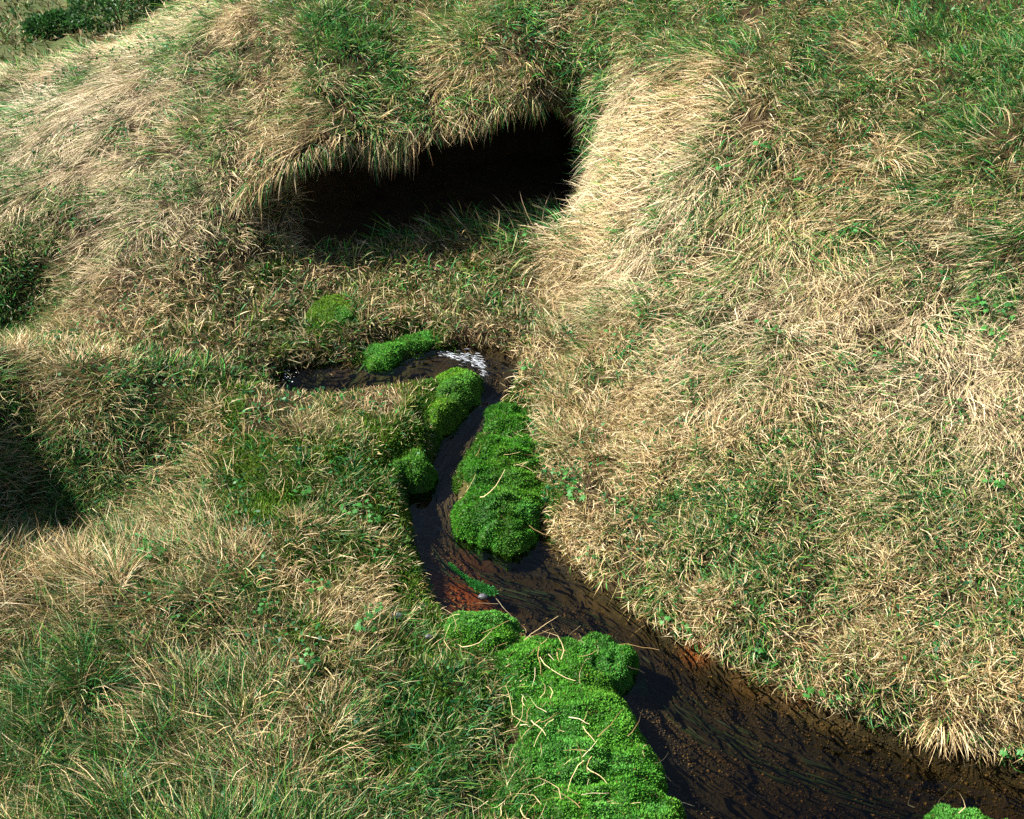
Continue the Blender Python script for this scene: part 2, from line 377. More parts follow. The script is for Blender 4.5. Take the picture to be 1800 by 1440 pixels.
# stream cut
SD = sdf(STREAM, GX, Yp + np.where(inside & (HA > .05), 50, 0))
FS, FD, TXf, TYf = flow_sd(GX, Yp)
wz = water_z(Yp)
deep = np.maximum(smooth((3.9 - Yp) / 0.8), .9 * smooth((-.45 - GX) / .2) * smooth((Yp - 6.1) / .2))
bed_z = wz - 0.025 - (0.085 + 0.10 * deep) * smooth(-SD / (0.22 + .25 * deep)) + 0.03 * (fbm(FS * 1.2, FD * 7, 41, 3) - 0.5)
k = smooth((SD + 0.005) / 0.075)
near = smooth((0.5 - SD) / 0.4)
bank = Z * (1 - near) + np.maximum(Z, wz + 0.045) * near
Z = bed_z * (1 - k) + bank * k
for md in MOSS:                            # the turf dips under each cushion
    kk = smooth((0.10 - sdf(md['poly'], GX, Yp + np.where(inside & (HA > .05), 50, 0))) / 0.10)
    Z = Z * (1 - kk) + np.minimum(Z, md['z'] - 0.05) * kk
P = np.stack([GX, Yp, Z], -1)
nx, ny = GX.shape
idx = np.arange(nx * ny).reshape(nx, ny)
FQ = np.stack([idx[:-1, :-1], idx[1:, :-1], idx[1:, 1:], idx[:-1, 1:]], -1).reshape(-1, 4)
FLAT = P.reshape(-1, 3)
PX, PY, DEP = project(P)

def hit(px, py):                           # ground point seen at a photo pixel
    d2 = (PX - px) ** 2 + (PY - py) ** 2
    d2 = np.where((P[..., 1] > 0.5), d2, 1e12)
    c = np.argsort(d2, axis=None)[:24]; dep = DEP.ravel()[c]
    good = c[dep < dep.min() + 0.12]
    return FLAT[good[0]]
def region(pts): return np.array([hit(a, b)[:2] for a, b in pts])

BOG_PX = [(450,480),(560,432),(760,405),(985,372),(985,450),(950,520),(922,615),(850,600),(760,600),(640,640),(490,655),(430,690),(330,682),(250,645),(190,605),(320,520)]
BOG = region(BOG_PX)
bog_sd = sdf(BOG, GX, Yp)
lb = region([(420,720),(560,690),(720,672),(790,760),(700,860),(730,1000),(790,1100),(860,1200),(860,1430),(600,1430),(640,1150),(480,900)])
lb_sd = sdf(lb, GX, Yp)
mossy = np.clip(smooth((0.5 - lb_sd) / 0.7) * smooth((fbm(GX * 3, Yp * 3, 61, 3) - 0.30) / 0.2) + 0.55 * smooth((0.1 - bog_sd) / 0.2) * smooth((fbm(GX * 3.3, Yp * 3.3, 67, 3) - 0.46) / 0.14), 0, 1) * (~(inside & (HA > .05)))
bedm = smooth((0.03 - SD) / 0.03) * (~(inside & (HA > .05)))
rust = np.zeros_like(Z)
for px, py, r, a in [(785,1055,.17,1.0),(815,1015,.14,.2),(1230,1140,.06,.5),(1330,1192,.08,.2),(710,520,.2,.4),(800,530,.2,.25),(1400,1230,.08,.15)]:
    c = hit(px, py); rust = np.maximum(rust, a * np.exp(-((GX - c[0]) ** 2 + (Yp - c[1]) ** 2) / (r * r)))
rust *= smooth((fbm(GX * 9, Yp * 9, 71, 3) - 0.25) / 0.3)
bedm *= 1 - .85 * smooth((-.3 - GX) / .2) * smooth((Yp - 6.1) / .1)        # the still pool has a bed of black mud
bedm = np.maximum(bedm, 0.7 * smooth((fbm(GX * 4, Yp * 4, 73, 2) - 0.5) / 0.15) * smooth(-bog_sd / 0.1) * np.exp(-((GX + .6) ** 2 + (Yp - 7.0) ** 2) / .12) * (~(inside & (HA > .05))))
farm = smooth((np.maximum(np.abs(GX) - 5.0, Yp - 9.5)) / 2)
ground_me = mesh_np('ground', FLAT, [FQ], attrs={'mossy': mossy, 'bed': bedm, 'rust': rust, 'flow_s': FS, 'flow_d': FD, 'far': farm})
ground = link('ground', ground_me, M_GROUND, kind='structure', label='dark peaty ground with the stream bed and spring hollow', cat='ground')

# water sheet, only along the stream
sel = SD < 0.05
cell = (sel[:-1, :-1] | sel[1:, :-1] | sel[1:, 1:] | sel[:-1, 1:]) & (~((inside & (HA > .05))[:-1, :-1])) & (GX[:-1, :-1] > -3) & (GX[:-1, :-1] < 5)
fq = FQ[cell.ravel()]
used, inv = np.unique(fq, return_inverse=True)
wv = FLAT[used].copy()
s_, d_ = FS.ravel()[used], FD.ravel()[used]
rough = np.exp(-((wv[:, 1] - 6.33) / 0.16) ** 2) * (wv[:, 0] > -0.45)
wv[:, 2] = water_z(wv[:, 1]) + (0.006 + 0.03 * rough) * (fbm(s_ * 9, d_ * 16, 81, 3) - 0.5)
water = link('stream_water', mesh_np('stream_water', wv, [inv.reshape(-1, 4)], attrs={'flow_s': s_, 'flow_d': d_, 'depth': np.clip(wv[:, 2] - Z.ravel()[used], 0, 1)}), M_WATER, kind='structure',
             label='clear dark amber stream water winding between the banks', cat='stream')

# normals of the ground
def grid_normals():
    du = np.zeros_like(P); dv = np.zeros_like(P)
    du[1:-1] = P[2:] - P[:-2]; du[0] = P[1] - P[0]; du[-1] = P[-1] - P[-2]
    dv[:, 1:-1] = P[:, 2:] - P[:, :-2]; dv[:, 0] = P[:, 1] - P[:, 0]; dv[:, -1] = P[:, -1] - P[:, -2]
    return norm(np.cross(du, dv))
NRM = grid_normals()
CELL_AREA = 0.5 * (np.linalg.norm(np.cross(P[1:, :-1] - P[:-1, :-1], P[:-1, 1:] - P[:-1, :-1]), axis=-1) + np.linalg.norm(np.cross(P[1:, :-1] - P[1:, 1:], P[:-1, 1:] - P[1:, 1:]), axis=-1))
def cellv(A): return 0.25 * (A[:-1, :-1] + A[1:, :-1] + A[1:, 1:] + A[:-1, 1:])
cPX, cPY = cellv(PX), cellv(PY)
INVIEW = ((cPX > -260) & (cPX < 2060) & (cPY > -200) & (cPY < 1600) & (cellv(Yp) > 1.2) & (cellv(Yp) < 19)).astype(float)
fade = np.where((cPX < -60) | (cPX > 1860) | (cPY < -40) | (cPY > 1490), 0.3, 1.0)
NOTCAVE = (cellv((inside & (HA > 0.45)).astype(float)) < 0.01).astype(float)
def sample(weight, n, g=rng):
    w = (CELL_AREA * weight).ravel(); cs = np.cumsum(w)
    k = np.searchsorted(cs, g.random(n) * cs[-1]); k = np.clip(k, 0, len(w) - 1)
    i, j = k // (ny - 1), k % (ny - 1)
    u, v = g.random(n)[:, None], g.random(n)[:, None]
    def bl(A): return (A[i, j] * (1 - u) + A[i + 1, j] * u) * (1 - v) + (A[i, j + 1] * (1 - u) + A[i + 1, j + 1] * u) * v
    return bl(P), norm(bl(NRM)), i, j

# ------------------------------------------------------------------ moss cushions: outlines and bodies
def ground_at(X, Y):
    """height of the plain ground sheet (outside the hollow)"""
    ix = np.clip(np.searchsorted(AX, X) - 1, 0, nx - 2)
    iy = np.clip(np.searchsorted(AY, Y) - 1, 0, ny - 2)
    u = (X - AX[ix]) / (AX[ix + 1] - AX[ix]); v = (Y - AY[iy]) / (AY[iy + 1] - AY[iy])
    return (Z[ix, iy] * (1 - u) + Z[ix + 1, iy] * u) * (1 - v) + (Z[ix, iy + 1] * (1 - u) + Z[ix + 1, iy + 1] * u) * v
FROND_V, FROND_C = [], []
def fronds(Vs, Ns, cs, ln, wd, g):
    n = len(Vs); d = norm(Ns + 0.55 * g.normal(size=(n, 3)))
    w = norm(np.cross(d, g.normal(size=(n, 3))))
    ln = ln * g.uniform(.6, 1.3, (n, 1)); wd = wd * g.uniform(.7, 1.3, (n, 1))
    m1 = Vs + d * ln * .45 - w * wd * .5; m2 = Vs + d * ln * .45 + w * wd * .5; t = Vs + d * ln
    V = np.stack([Vs, m2, t, m1], 1).reshape(-1, 3)
    o = np.arange(n)[:, None] * 4
    return V, [o + np.array([[0, 1, 2, 3]])], np.repeat(cs, 4, 0)
def moss_body_mat():
    m, N, L, out = mat_new('moss_body')
    g = N.new('ShaderNodeNewGeometry'); n = N.new('ShaderNodeTexNoise'); n.inputs['Scale'].default_value = 60; n.inputs['Detail'].default_value = 5
    L.new(g.outputs['Position'], n.inputs['Vector'])
    r = N.new('ShaderNodeValToRGB'); r.color_ramp.elements[0].position = .35; r.color_ramp.elements[0].color = (.012, .04, .004, 1)
    r.color_ramp.elements[1].position = .7; r.color_ramp.elements[1].color = (.04, .12, .012, 1)
    L.new(n.outputs['Fac'], r.inputs[0])
    p = N.new('ShaderNodeBsdfPrincipled'); p.inputs['Roughness'].default_value = .85; L.new(r.outputs[0], p.inputs['Base Color'])
    b = N.new('ShaderNodeBump'); b.inputs['Strength'].default_value = .8; b.inputs['Distance'].default_value = .01
    L.new(n.outputs['Fac'], b.inputs['Height']); L.new(b.outputs[0], p.inputs['Normal']); L.new(p.outputs[0], out.inputs[0])
    return m
M_MBODY = moss_body_mat()
moss_polys = []; moss_surfs = []
n_fr = 0
for mi, md in enumerate(MOSS):
    poly = md['poly']
    moss_polys.append(poly)
    lo, hi = poly.min(0) - .05, poly.max(0) + .05
    h = 0.0125
    gx, gy = np.meshgrid(np.arange(lo[0], hi[0], h), np.arange(lo[1], hi[1], h), indexing='ij')
    wob = 0.16 * (fbm(gx * 8, gy * 8, 200 + mi, 4) - .5) + (.14 * (fbm(gx * 3, gy * 3, 210 + mi, 2) - .5) if mi == 2 else 0)
    sd = sdf(poly, gx, gy) + wob
    gz = ground_at(gx, gy)
    foot = np.minimum(gz, md['z'] - .03) - .03
    e = md['e']; q = np.clip(-sd / e, 0, 1); dome = np.sqrt(np.clip(1 - (1 - q) ** 2, 0, 1)) * (.72 + .28 * smooth(-sd / (3.2 * e)))
    ls = md['ls']
    wx, wy = gx + .06 * fbm(gx * 5, gy * 5, 300 + mi), gy + .06 * fbm(gx * 5, gy * 5, 310 + mi)
    sn = max(10, int(ls * ls * .55 * (hi[0] - lo[0]) * (hi[1] - lo[1])))
    sp = lo + rng.random((sn, 2)) * (hi - lo); sr = rng.uniform(.7, 1.35, sn) / ls; sh = rng.uniform(.6, 1.2, sn)
    pil = np.zeros_like(gx)
    for a_, r_, h_ in zip(sp, sr, sh):
        pil = np.maximum(pil, h_ * np.sqrt(np.clip(1 - ((wx - .03 - a_[0]) ** 2 + 1.6 * (wy - .03 - a_[1]) ** 2) / (r_ * r_), 0, 1)))
    b1 = 1 - np.abs(2 * fbm(wx * ls, wy * ls * 1.5, 320 + mi, 1) - 1); b2 = 1 - np.abs(2 * fbm(wx * ls * 2.3, wy * ls * 2.6, 330 + mi, 1) - 1)
    top = np.maximum(gz + .03, md['z']) * .5 + md['z'] * .5 + md['lh'] * .8 * (pil - .55) + md['lh'] * .6 * (b1 - .5) + md['lh'] * .5 * (b2 - .5) + md['lh'] * 1.2 * (fbm(gx * 3, gy * 3, 350 + mi, 3) - .5)
    mz = foot + (top - foot) * dome
    ok = sd < 0.02
    Pm = np.stack([gx, gy, mz], -1)
    du = np.gradient(Pm, axis=0); dv = np.gradient(Pm, axis=1); Nm = norm(np.cross(du, dv))
    idm = np.arange(gx.size).reshape(gx.shape)
    c = ok[:-1, :-1] & ok[1:, :-1] & ok[1:, 1:] & ok[:-1, 1:]
    fq = np.stack([idm[:-1, :-1], idm[1:, :-1], idm[1:, 1:], idm[:-1, 1:]], -1)[c]
    used, inv = np.unique(fq, return_inverse=True)
    body = link('moss_cushion', mesh_np('moss_cushion', Pm.reshape(-1, 3)[used], [inv.reshape(-1, 4)]), M_MBODY, label=md['label'], cat='moss')
    # fronds
    ar = np.linalg.norm(np.cross(Pm[1:, :-1] - Pm[:-1, :-1], Pm[:-1, 1:] - Pm[:-1, :-1]), axis=-1) * c * (dome[:-1, :-1] > .02)
    tot = ar.sum(); n = int(tot * 58000)
    cs = np.cumsum(ar.ravel()); kk = np.searchsorted(cs, rng.random(n) * cs[-1]); i, j = kk // ar.shape[1], kk % ar.shape[1]
    u, v = rng.random((n, 1)), rng.random((n, 1))
    pv = (Pm[i, j] * (1 - u) + Pm[i + 1, j] * u) * (1 - v) + (Pm[i, j + 1] * (1 - u) + Pm[i + 1, j + 1] * u) * v
    nv = Nm[i, j]
    f = np.clip(1.8 * (fbm(pv[:, 0] * 6, pv[:, 1] * 6, 340 + mi, 3) - .5) + .5 + .25 * rng.normal(size=n), 0, 1)[:, None]
    cc = np.array(md['c'][0]) * (1 - f) + np.array(md['c'][1]) * f
    pale = smooth((fbm(pv[:, 0] * 5, pv[:, 1] * 5, 370 + mi, 2) - .58) / .1)[:, None]
    cc = cc * (1 - pale * .6) + np.array((.07, .22, .04)) * pale * .6
    brown = (rng.random(n) < .03)[:, None]
    cc = cc * 1.7
    yel = smooth((fbm(pv[:, 0] * 3.5, pv[:, 1] * 3.5, 380 + mi, 3) - .57) / .1)[:, None] * .5
    cc = cc * (1 - yel) + np.array((.11, .25, .018)) * yel
    drk = smooth((fbm(pv[:, 0] * 7, pv[:, 1] * 7, 390 + mi, 3) - .58) / .1)[:, None] * .4
    cc = cc * (1 - drk) + np.array((.02, .085, .012)) * drk
    cc = np.where(brown, np.array((.2, .13, .04)), cc)
    V, F, C = fronds(pv - nv * .002, nv, cc, .015, .0062, rng)
    link('moss_fronds', mesh_np('moss_fronds', V, F, C), M_MOSS, parent=body, kind='stuff')
    n_fr += n
    moss_surfs.append((Pm, Nm, ar))
MOSS_SD = np.min([sdf(p, GX, Yp) for p in moss_polys], axis=0)

# ------------------------------------------------------------------ grass
STRAW = np.array([(.56, .41, .21), (.42, .28, .12), (.68, .55, .33), (.26, .16, .065), (.58, .44, .22)])
GREEN = np.array([(.025, .135, .022), (.05, .20, .024), (.016, .10, .028), (.10, .21, .025), (.035, .165, .04)])
ANCH = np.array([  # photo pixel, green share, blade length, lie (0 upright .. 1 flat), disorder
 (60,30,.45,.2,.4,.8),(180,10,.5,.22,.3,.8),(100,200,.06,.32,.92,.15),(200,400,.14,.28,.9,.2),(20,260,.05,.32,.92,.15),(20,360,.08,.3,.9,.15),(130,330,.08,.3,.9,.15),(50,480,.4,.14,.4,.6),(30,560,.95,.10,.2,.7),(350,80,.22,.25,.85,.3),(250,60,.1,.3,.9,.2),
 (600,60,.85,.15,.55,.5),(900,60,.75,.16,.6,.5),(1200,60,.7,.16,.6,.5),(1700,60,.85,.13,.5,.5),(1500,150,.28,.25,.8,.35),(1790,150,.7,.15,.5,.5),
 (600,180,.45,.26,.75,.25),(400,350,.15,.22,.75,.35),(450,430,.2,.16,.6,.6),(800,170,.30,.26,.8,.25),(1100,250,.13,.33,.9,.15),(1400,400,.15,.33,.9,.2),
 (1700,400,.2,.31,.9,.2),(1050,150,.45,.2,.75,.3),(960,110,.5,.2,.7,.35),(1020,330,.02,.33,.9,.1),(1100,500,.18,.27,.85,.25),(1020,640,.25,.12,.55,.7),(1050,750,.38,.12,.55,.7),(1300,650,.16,.24,.8,.4),
 (1700,700,.16,.30,.85,.25),(1300,850,.52,.15,.65,.6),(1300,1000,.55,.12,.55,.8),(1600,900,.34,.19,.75,.5),(1700,1100,.32,.13,.6,.9),(1200,1070,.2,.11,.5,.9),
 (1500,1200,.3,.11,.5,.9),(1750,1280,.25,.12,.5,.9),(1000,880,.42,.09,.4,.9),
 (500,500,.15,.11,.5,1),(800,500,.18,.11,.5,1),(300,580,.12,.12,.5,1),(900,570,.2,.09,.5,1),
 (60,660,.30,.16,.6,.4),(60,760,.8,.15,.6,.4),(260,780,.75,.15,.6,.5),(340,850,.7,.15,.6,.5),(150,720,.65,.16,.6,.4),(150,850,.88,.18,.5,.5),(400,720,.12,.12,.5,.6),(560,690,.15,.10,.45,.6),(100,1050,.18,.24,.55,.4),(100,1180,.68,.2,.6,.5),
 (350,1000,.5,.17,.65,.5),(500,850,.5,.11,.5,.8),(620,1020,.25,.11,.55,.7),(600,1150,.5,.14,.6,.7),(700,1300,.85,.12,.5,.8),(200,1400,.55,.24,.6,.4),(450,1300,.48,.2,.7,.5),(700,740,.40,.08,.3,.8),(780,1200,.6,.1,.5,.9)], float)
ANP = np.array([hit(a[0], a[1]) for a in ANCH])
def fields(Pq):
    w = 1.0 / (((Pq[:, None, :2] - ANP[None, :, :2]) ** 2).sum(-1) + 0.02) ** 1.7
    w /= w.sum(1, keepdims=True)
    return w @ ANCH[:, 2:]

def blades(root, nor, dir0, flow, lie, length, width, col, K=3, droop=0.0, curl=0.25, g=rng, tipcol=None, shared=None):
    """ribbons of K segments (the last one a point); dir0 start, bending over to flow, then sagging"""
    n = len(root)
    pts = [root]; d = norm(dir0); cur = (g.normal(size=(n, 3)) if shared is None else shared + .45 * g.normal(size=(n, 3))) * curl
    dirs = [d]
    for k in range(K):
        pts.append(pts[-1] + d * (length / K)[:, None])
        t = (k + 1) / K
        d = norm(d + (flow * 1.0 + nor * .03) * (lie * .9)[:, None] + cur * .6 + np.array([0, 0, -1.0]) * (droop if np.isscalar(droop) else droop[:, None]))
        dirs.append(d)
    face = norm(nor + .7 * g.normal(size=(n, 3)))
    rows = []
    for k in range(K):
        w = norm(np.cross(dirs[k], face)); hw = (width * (0.5 if k else 0.42) * (1 - .45 * (k / K) ** 2))[:, None]
        rows += [pts[k] - w * hw, pts[k] + w * hw]
    rows.append(pts[K])
    V = np.stack(rows, 1); m = 2 * K + 1
    o = np.arange(n)[:, None] * m
    F = [o + np.array([[2 * k, 2 * k + 1, 2 * k + 3, 2 * k + 2]]) for k in range(K - 1)]
    F = [np.concatenate(F)] if F else []
    F.append(o + np.array([[2 * K - 2, 2 * K - 1, 2 * K]]))
    C = np.repeat(col[:, None, :], m, 1)
    if tipcol is not None:
        tk = np.array([min(1, (k // 2) / K) for k in range(2 * K)] + [1.0])[None, :, None] ** 1.5
        C = C * (1 - tk) + tipcol[:, None, :] * tk
    return V.reshape(-1, 3), F, C.reshape(-1, 3)
def join(parts):
    Vs, Q, Tr, Cs, off = [], [], [], [], 0
    for V, F, C in parts:
        Vs.append(V); Cs.append(C)
        for f in F: (Q if f.shape[1] == 4 else Tr).append(f + off)
        off += len(V)
    return np.concatenate(Vs), [np.concatenate(x) for x in (Q, Tr) if x], np.concatenate(Cs)

PALE_STRAW = [(hit(60, 200)[:2], 1.3, .75), (hit(250, 330)[:2], .7, .45), (hit(1010, 335)[:2], .4, .45), (hit(1320, 560)[:2], .5, .35), (hit(1700, 620)[:2], .8, .35), (hit(1150, 420)[:2], .5, .35)]   # round patches where the straw is tinted paler
def turf(weight, n_clump, per, K=3, wid=.0026, lscale=1.0, green_add=0.0, spread=.022, g=rng, lie_add=0.0, bright=1.0, edge=True, lmul=.74):
    c, nn, ci, cj = sample(weight, n_clump, g)
    fl = fields(c)
    gsh, ln, lie, dis = fl.T
    lie = np.clip(lie * 1.06 + lie_add, 0, .98)
    # flow: down the slope, turned by slow swirls
    grad = nn[:, :2] / np.clip(nn[:, 2:3], .25, 1)
    f2 = grad + np.array([-.16, -.10]) * 1.0
    f2 = f2 / (np.linalg.norm(f2, axis=1, keepdims=True) + .02)
    ang = (fbm(c[:, 0] * 1.3, c[:, 1] * 1.3, 401, 2) - .5) * 1.9 + (fbm(c[:, 0] * 4.5, c[:, 1] * 4.5, 411, 2) - .5) * 1.8 + dis * g.normal(size=len(c)) * 1.5
    ca, sa = np.cos(ang), np.sin(ang)
    f2 = np.stack([f2[:, 0] * ca - f2[:, 1] * sa, f2[:, 0] * sa + f2[:, 1] * ca], -1)
    flow = np.concatenate([f2, np.zeros((len(c), 1))], 1)
    flow = norm(flow - nn * (flow * nn).sum(1, keepdims=True))
    # green comes in patches and tufts
    pn = fbm(c[:, 0] * 2.6, c[:, 1] * 2.6, 421, 3)
    pg = np.clip(gsh + green_add + 1.25 * (pn - .5), .02, .98)
    is_g = g.random(len(c)) < pg
    R = np.repeat(np.arange(len(c)), g.poisson(per, len(c)) + 3)
    n = len(R)
    off = g.normal(size=(n, 3)); off -= nn[R] * (off * nn[R]).sum(1, keepdims=True)
    root = c[R] + off * spread - nn[R] * .006
    mixg = np.where(g.random(n) < .82, is_g[R], g.random(n) < pg[R])
    up = norm(nn[R] * .75 + np.array([0, 0, .5]))
    L_ = ln[R] * lscale * lmul * g.uniform(.55, 1.25, n) * np.where(mixg, .75 + .4 * gsh[R], 1.0) * (0.75 + .5 * fbm(root[:, 0] * 3, root[:, 1] * 3, 431, 2)) * ((.32 + .68 * smooth(SD[ci, cj] / .38))[R] if edge else 1.0)
    lie_b = np.clip(lie[R] * np.where(mixg, .72, 1.0), 0, 1)
    d0 = up * (1.12 - lie_b)[:, None] + flow[R] * (lie_b * .85)[:, None] + off * (.18 + .4 * dis[R])[:, None] + g.normal(size=(n, 3)) * (.06 + .34 * dis[R])[:, None]
    d0 -= nn[R] * np.minimum((norm(d0) * nn[R]).sum(1) - .06, 0)[:, None] * np.linalg.norm(d0, axis=1, keepdims=True)
    s = STRAW[g.integers(0, len(STRAW), n)] * (0.8 + .4 * fbm(c[:, 0] * 2, c[:, 1] * 2, 441, 2))[R][:, None]
    bl = np.zeros(n)
    for (bx, by), br, ba in PALE_STRAW: bl = np.maximum(bl, ba * np.exp(-((root[:, 0] - bx) ** 2 + (root[:, 1] - by) ** 2) / (br * br)))
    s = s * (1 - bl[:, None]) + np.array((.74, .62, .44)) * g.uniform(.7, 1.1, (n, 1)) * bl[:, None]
    gr = GREEN[g.integers(0, len(GREEN), n)] * (1 + .45 * smooth((root[:, 1:2] - 7.0) / 1.0))
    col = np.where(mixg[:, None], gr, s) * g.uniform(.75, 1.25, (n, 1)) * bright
    oliv = (g.random(n) < .14)[:, None]
    col = np.where(oliv & ~mixg[:, None], col * np.array((.62, .75, .5)), col)
    tip = np.where(mixg[:, None] & (g.random((n, 1)) < .35), s * .8, col)
    return blades(root, nn[R], d0, flow[R], lie_b, L_, wid * g.uniform(.65, 1.4, n) * np.where(mixg, 1.25, 1), col, K, 0.03, .20 + .28 * dis[R][:, None], g, tip, g.normal(size=(len(c), 3))[R])

cSD, cMS, cBOG = cellv(SD), cellv(MOSS_SD), cellv(bog_sd)
cX, cY = cellv(GX), cellv(Yp)
patch = .32 + 1.2 * smooth((cellv(fbm(GX * 7.5, Yp * 7.5, 451, 2)) - .32) / .36)
land = patch * INVIEW * fade * NOTCAVE * (cSD > .012) * (cMS > -.01 - np.where(cX < .35, .45, .06) * smooth((cellv(fbm(GX * 4, Yp * 4, 471, 3)) - .5) / .15))
rland = land * 0 + patch * INVIEW * fade * NOTCAVE * (cSD > -.012) * (cMS > .0)
bland = INVIEW * fade * NOTCAVE * (cSD > .0) * (cMS > -.01)
depth_w = (6.5 / np.clip(cellv(DEP), 4, 14)) ** 0.7
# which bank
div = region([(985,365),(985,450),(950,520),(922,615),(920,650),(900,690),(935,760),(960,900),(985,958),(1060,1030),(1230,1130),(1400,1215),(1600,1280),(1830,1340)])
RB = np.vstack([div, [(3.2, 3.2), (6, 3.2), (6, 5.2)], region([(1790, 640), (1500, 640), (1250, 560), (1040, 480)])])
cRB = sdf(RB, cX, cY)
LB = np.vstack([region([(0,622),(150,640),(300,684),(420,706),(560,680),(700,664),(800,655)]), STREAM[-12:-3][::-1] * 1.0, [(1.2, 1.0), (-6, 1.0)], [(-5, 5.6)]])
LB = np.vstack([region([(0,618),(150,636),(300,680),(420,702),(560,676),(700,660),(800,648)]), to_water([(850,700),(800,860),(760,1000),(900,1130),(1200,1330),(1250,1600)]), [(1.0, 1.0), (-6, 1.0), (-6, 5.75)]])
cLB = sdf(LB, cX, cY)
left_m = cLB < 0
right_m = (cRB < 0) & ~left_m
bog_m = (cBOG < 0) & ~left_m & ~right_m
scrub_m = (cY > 10.6) & (cX < -2.2)
hill_m = ~(left_m | right_m | bog_m | scrub_m)

def put(name, parts, label, cat='grass', mat=M_GRASS):
    V, F, C = join(parts)
    return link(name, mesh_np(name, V, F, C), mat, label=label, cat=cat, kind='stuff')
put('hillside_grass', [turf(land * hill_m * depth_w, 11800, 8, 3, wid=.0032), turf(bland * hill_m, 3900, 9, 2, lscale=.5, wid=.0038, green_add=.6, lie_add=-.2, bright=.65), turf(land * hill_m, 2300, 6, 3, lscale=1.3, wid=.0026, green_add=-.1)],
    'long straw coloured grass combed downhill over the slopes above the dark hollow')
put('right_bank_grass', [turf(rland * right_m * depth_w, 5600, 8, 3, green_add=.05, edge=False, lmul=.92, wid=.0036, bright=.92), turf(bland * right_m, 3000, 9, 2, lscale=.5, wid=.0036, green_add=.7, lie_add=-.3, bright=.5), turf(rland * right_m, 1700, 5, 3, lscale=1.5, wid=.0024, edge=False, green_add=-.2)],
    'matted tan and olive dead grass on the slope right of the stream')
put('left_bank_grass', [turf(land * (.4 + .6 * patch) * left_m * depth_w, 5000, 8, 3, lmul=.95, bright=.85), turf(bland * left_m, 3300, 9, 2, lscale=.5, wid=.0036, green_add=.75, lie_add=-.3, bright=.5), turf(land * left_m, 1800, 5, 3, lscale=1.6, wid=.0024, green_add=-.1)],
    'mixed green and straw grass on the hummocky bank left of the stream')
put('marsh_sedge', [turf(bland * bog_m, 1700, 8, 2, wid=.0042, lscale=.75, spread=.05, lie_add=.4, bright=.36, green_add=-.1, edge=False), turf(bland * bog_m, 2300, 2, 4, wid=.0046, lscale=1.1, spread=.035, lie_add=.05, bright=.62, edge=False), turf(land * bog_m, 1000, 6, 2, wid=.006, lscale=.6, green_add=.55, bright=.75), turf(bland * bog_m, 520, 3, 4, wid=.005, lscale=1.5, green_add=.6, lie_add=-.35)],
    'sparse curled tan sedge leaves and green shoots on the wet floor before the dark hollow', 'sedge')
put('far_scrub', [turf(INVIEW * scrub_m, 2500, 6, 2, wid=.013, lscale=.6, spread=.07, green_add=.1, bright=.5)],
    'dark low scrub on the lower ground beyond the pale hill shoulder', 'scrub')

# low moss between the blades on the bank and the marsh floor
mw = cellv(mossy) * INVIEW * NOTCAVE * (cSD > .0) * (cMS > -.02)
c, nn, ci, cj = sample(mw * (left_m | bog_m), 72000)
f = np.clip(1.6 * (fbm(c[:, 0] * 5, c[:, 1] * 5, 461, 3) - .5) + .5 + .25 * rng.normal(size=len(c)), 0, 1)[:, None]
ring = INVIEW * (cMS > -.02) * smooth((.13 - cMS) / .13) * (cSD > -.01) * NOTCAVE
c2, n2, _, _ = sample(ring * (cellv(fbm(GX * 9, Yp * 9, 481, 3)) > .42), 17000)
c = np.concatenate([c, c2]); nn = np.concatenate([nn, n2]); f = np.concatenate([f, rng.random((len(c2), 1)) * .55])
V, F, C = fronds(c, nn, np.array((.035, .13, .014)) * (1 - f) + np.array((.13, .22, .02)) * f, .024, .008, rng)
link('ground_moss', mesh_np('ground_moss', V, F, C), M_MOSS, label='yellow green moss growing low between the grass of the left bank and marsh', cat='moss', kind='stuff')

# small flat leaves scattered through the turf, in loose clusters
lw = INVIEW * fade * NOTCAVE * (cSD > .09) * (cMS > .0) * ~scrub_m * smooth((cellv(fbm(GX * 5, Yp * 5, 491, 3)) - .5) / .1)
c, nn, _, _ = sample(lw * (right_m * 1.0 + left_m * .8 + hill_m * .5), 9500)
nl = norm(nn + .5 * rng.normal(size=nn.shape)); fw = norm(np.cross(nl, rng.normal(size=nn.shape)))
V, F, C = fronds(c + nn * rng.uniform(.025, .075, (len(c), 1)), fw * 3, np.array([(.02, .12, .025), (.035, .17, .03), (.015, .09, .03)])[rng.integers(0, 3, len(c))], .026, .017, rng)
link('scattered_leaves', mesh_np('scattered_leaves', V, F, C), M_LEAF, label='small dark green leaves scattered through the dead grass on the slopes', cat='leaves', kind='stuff')

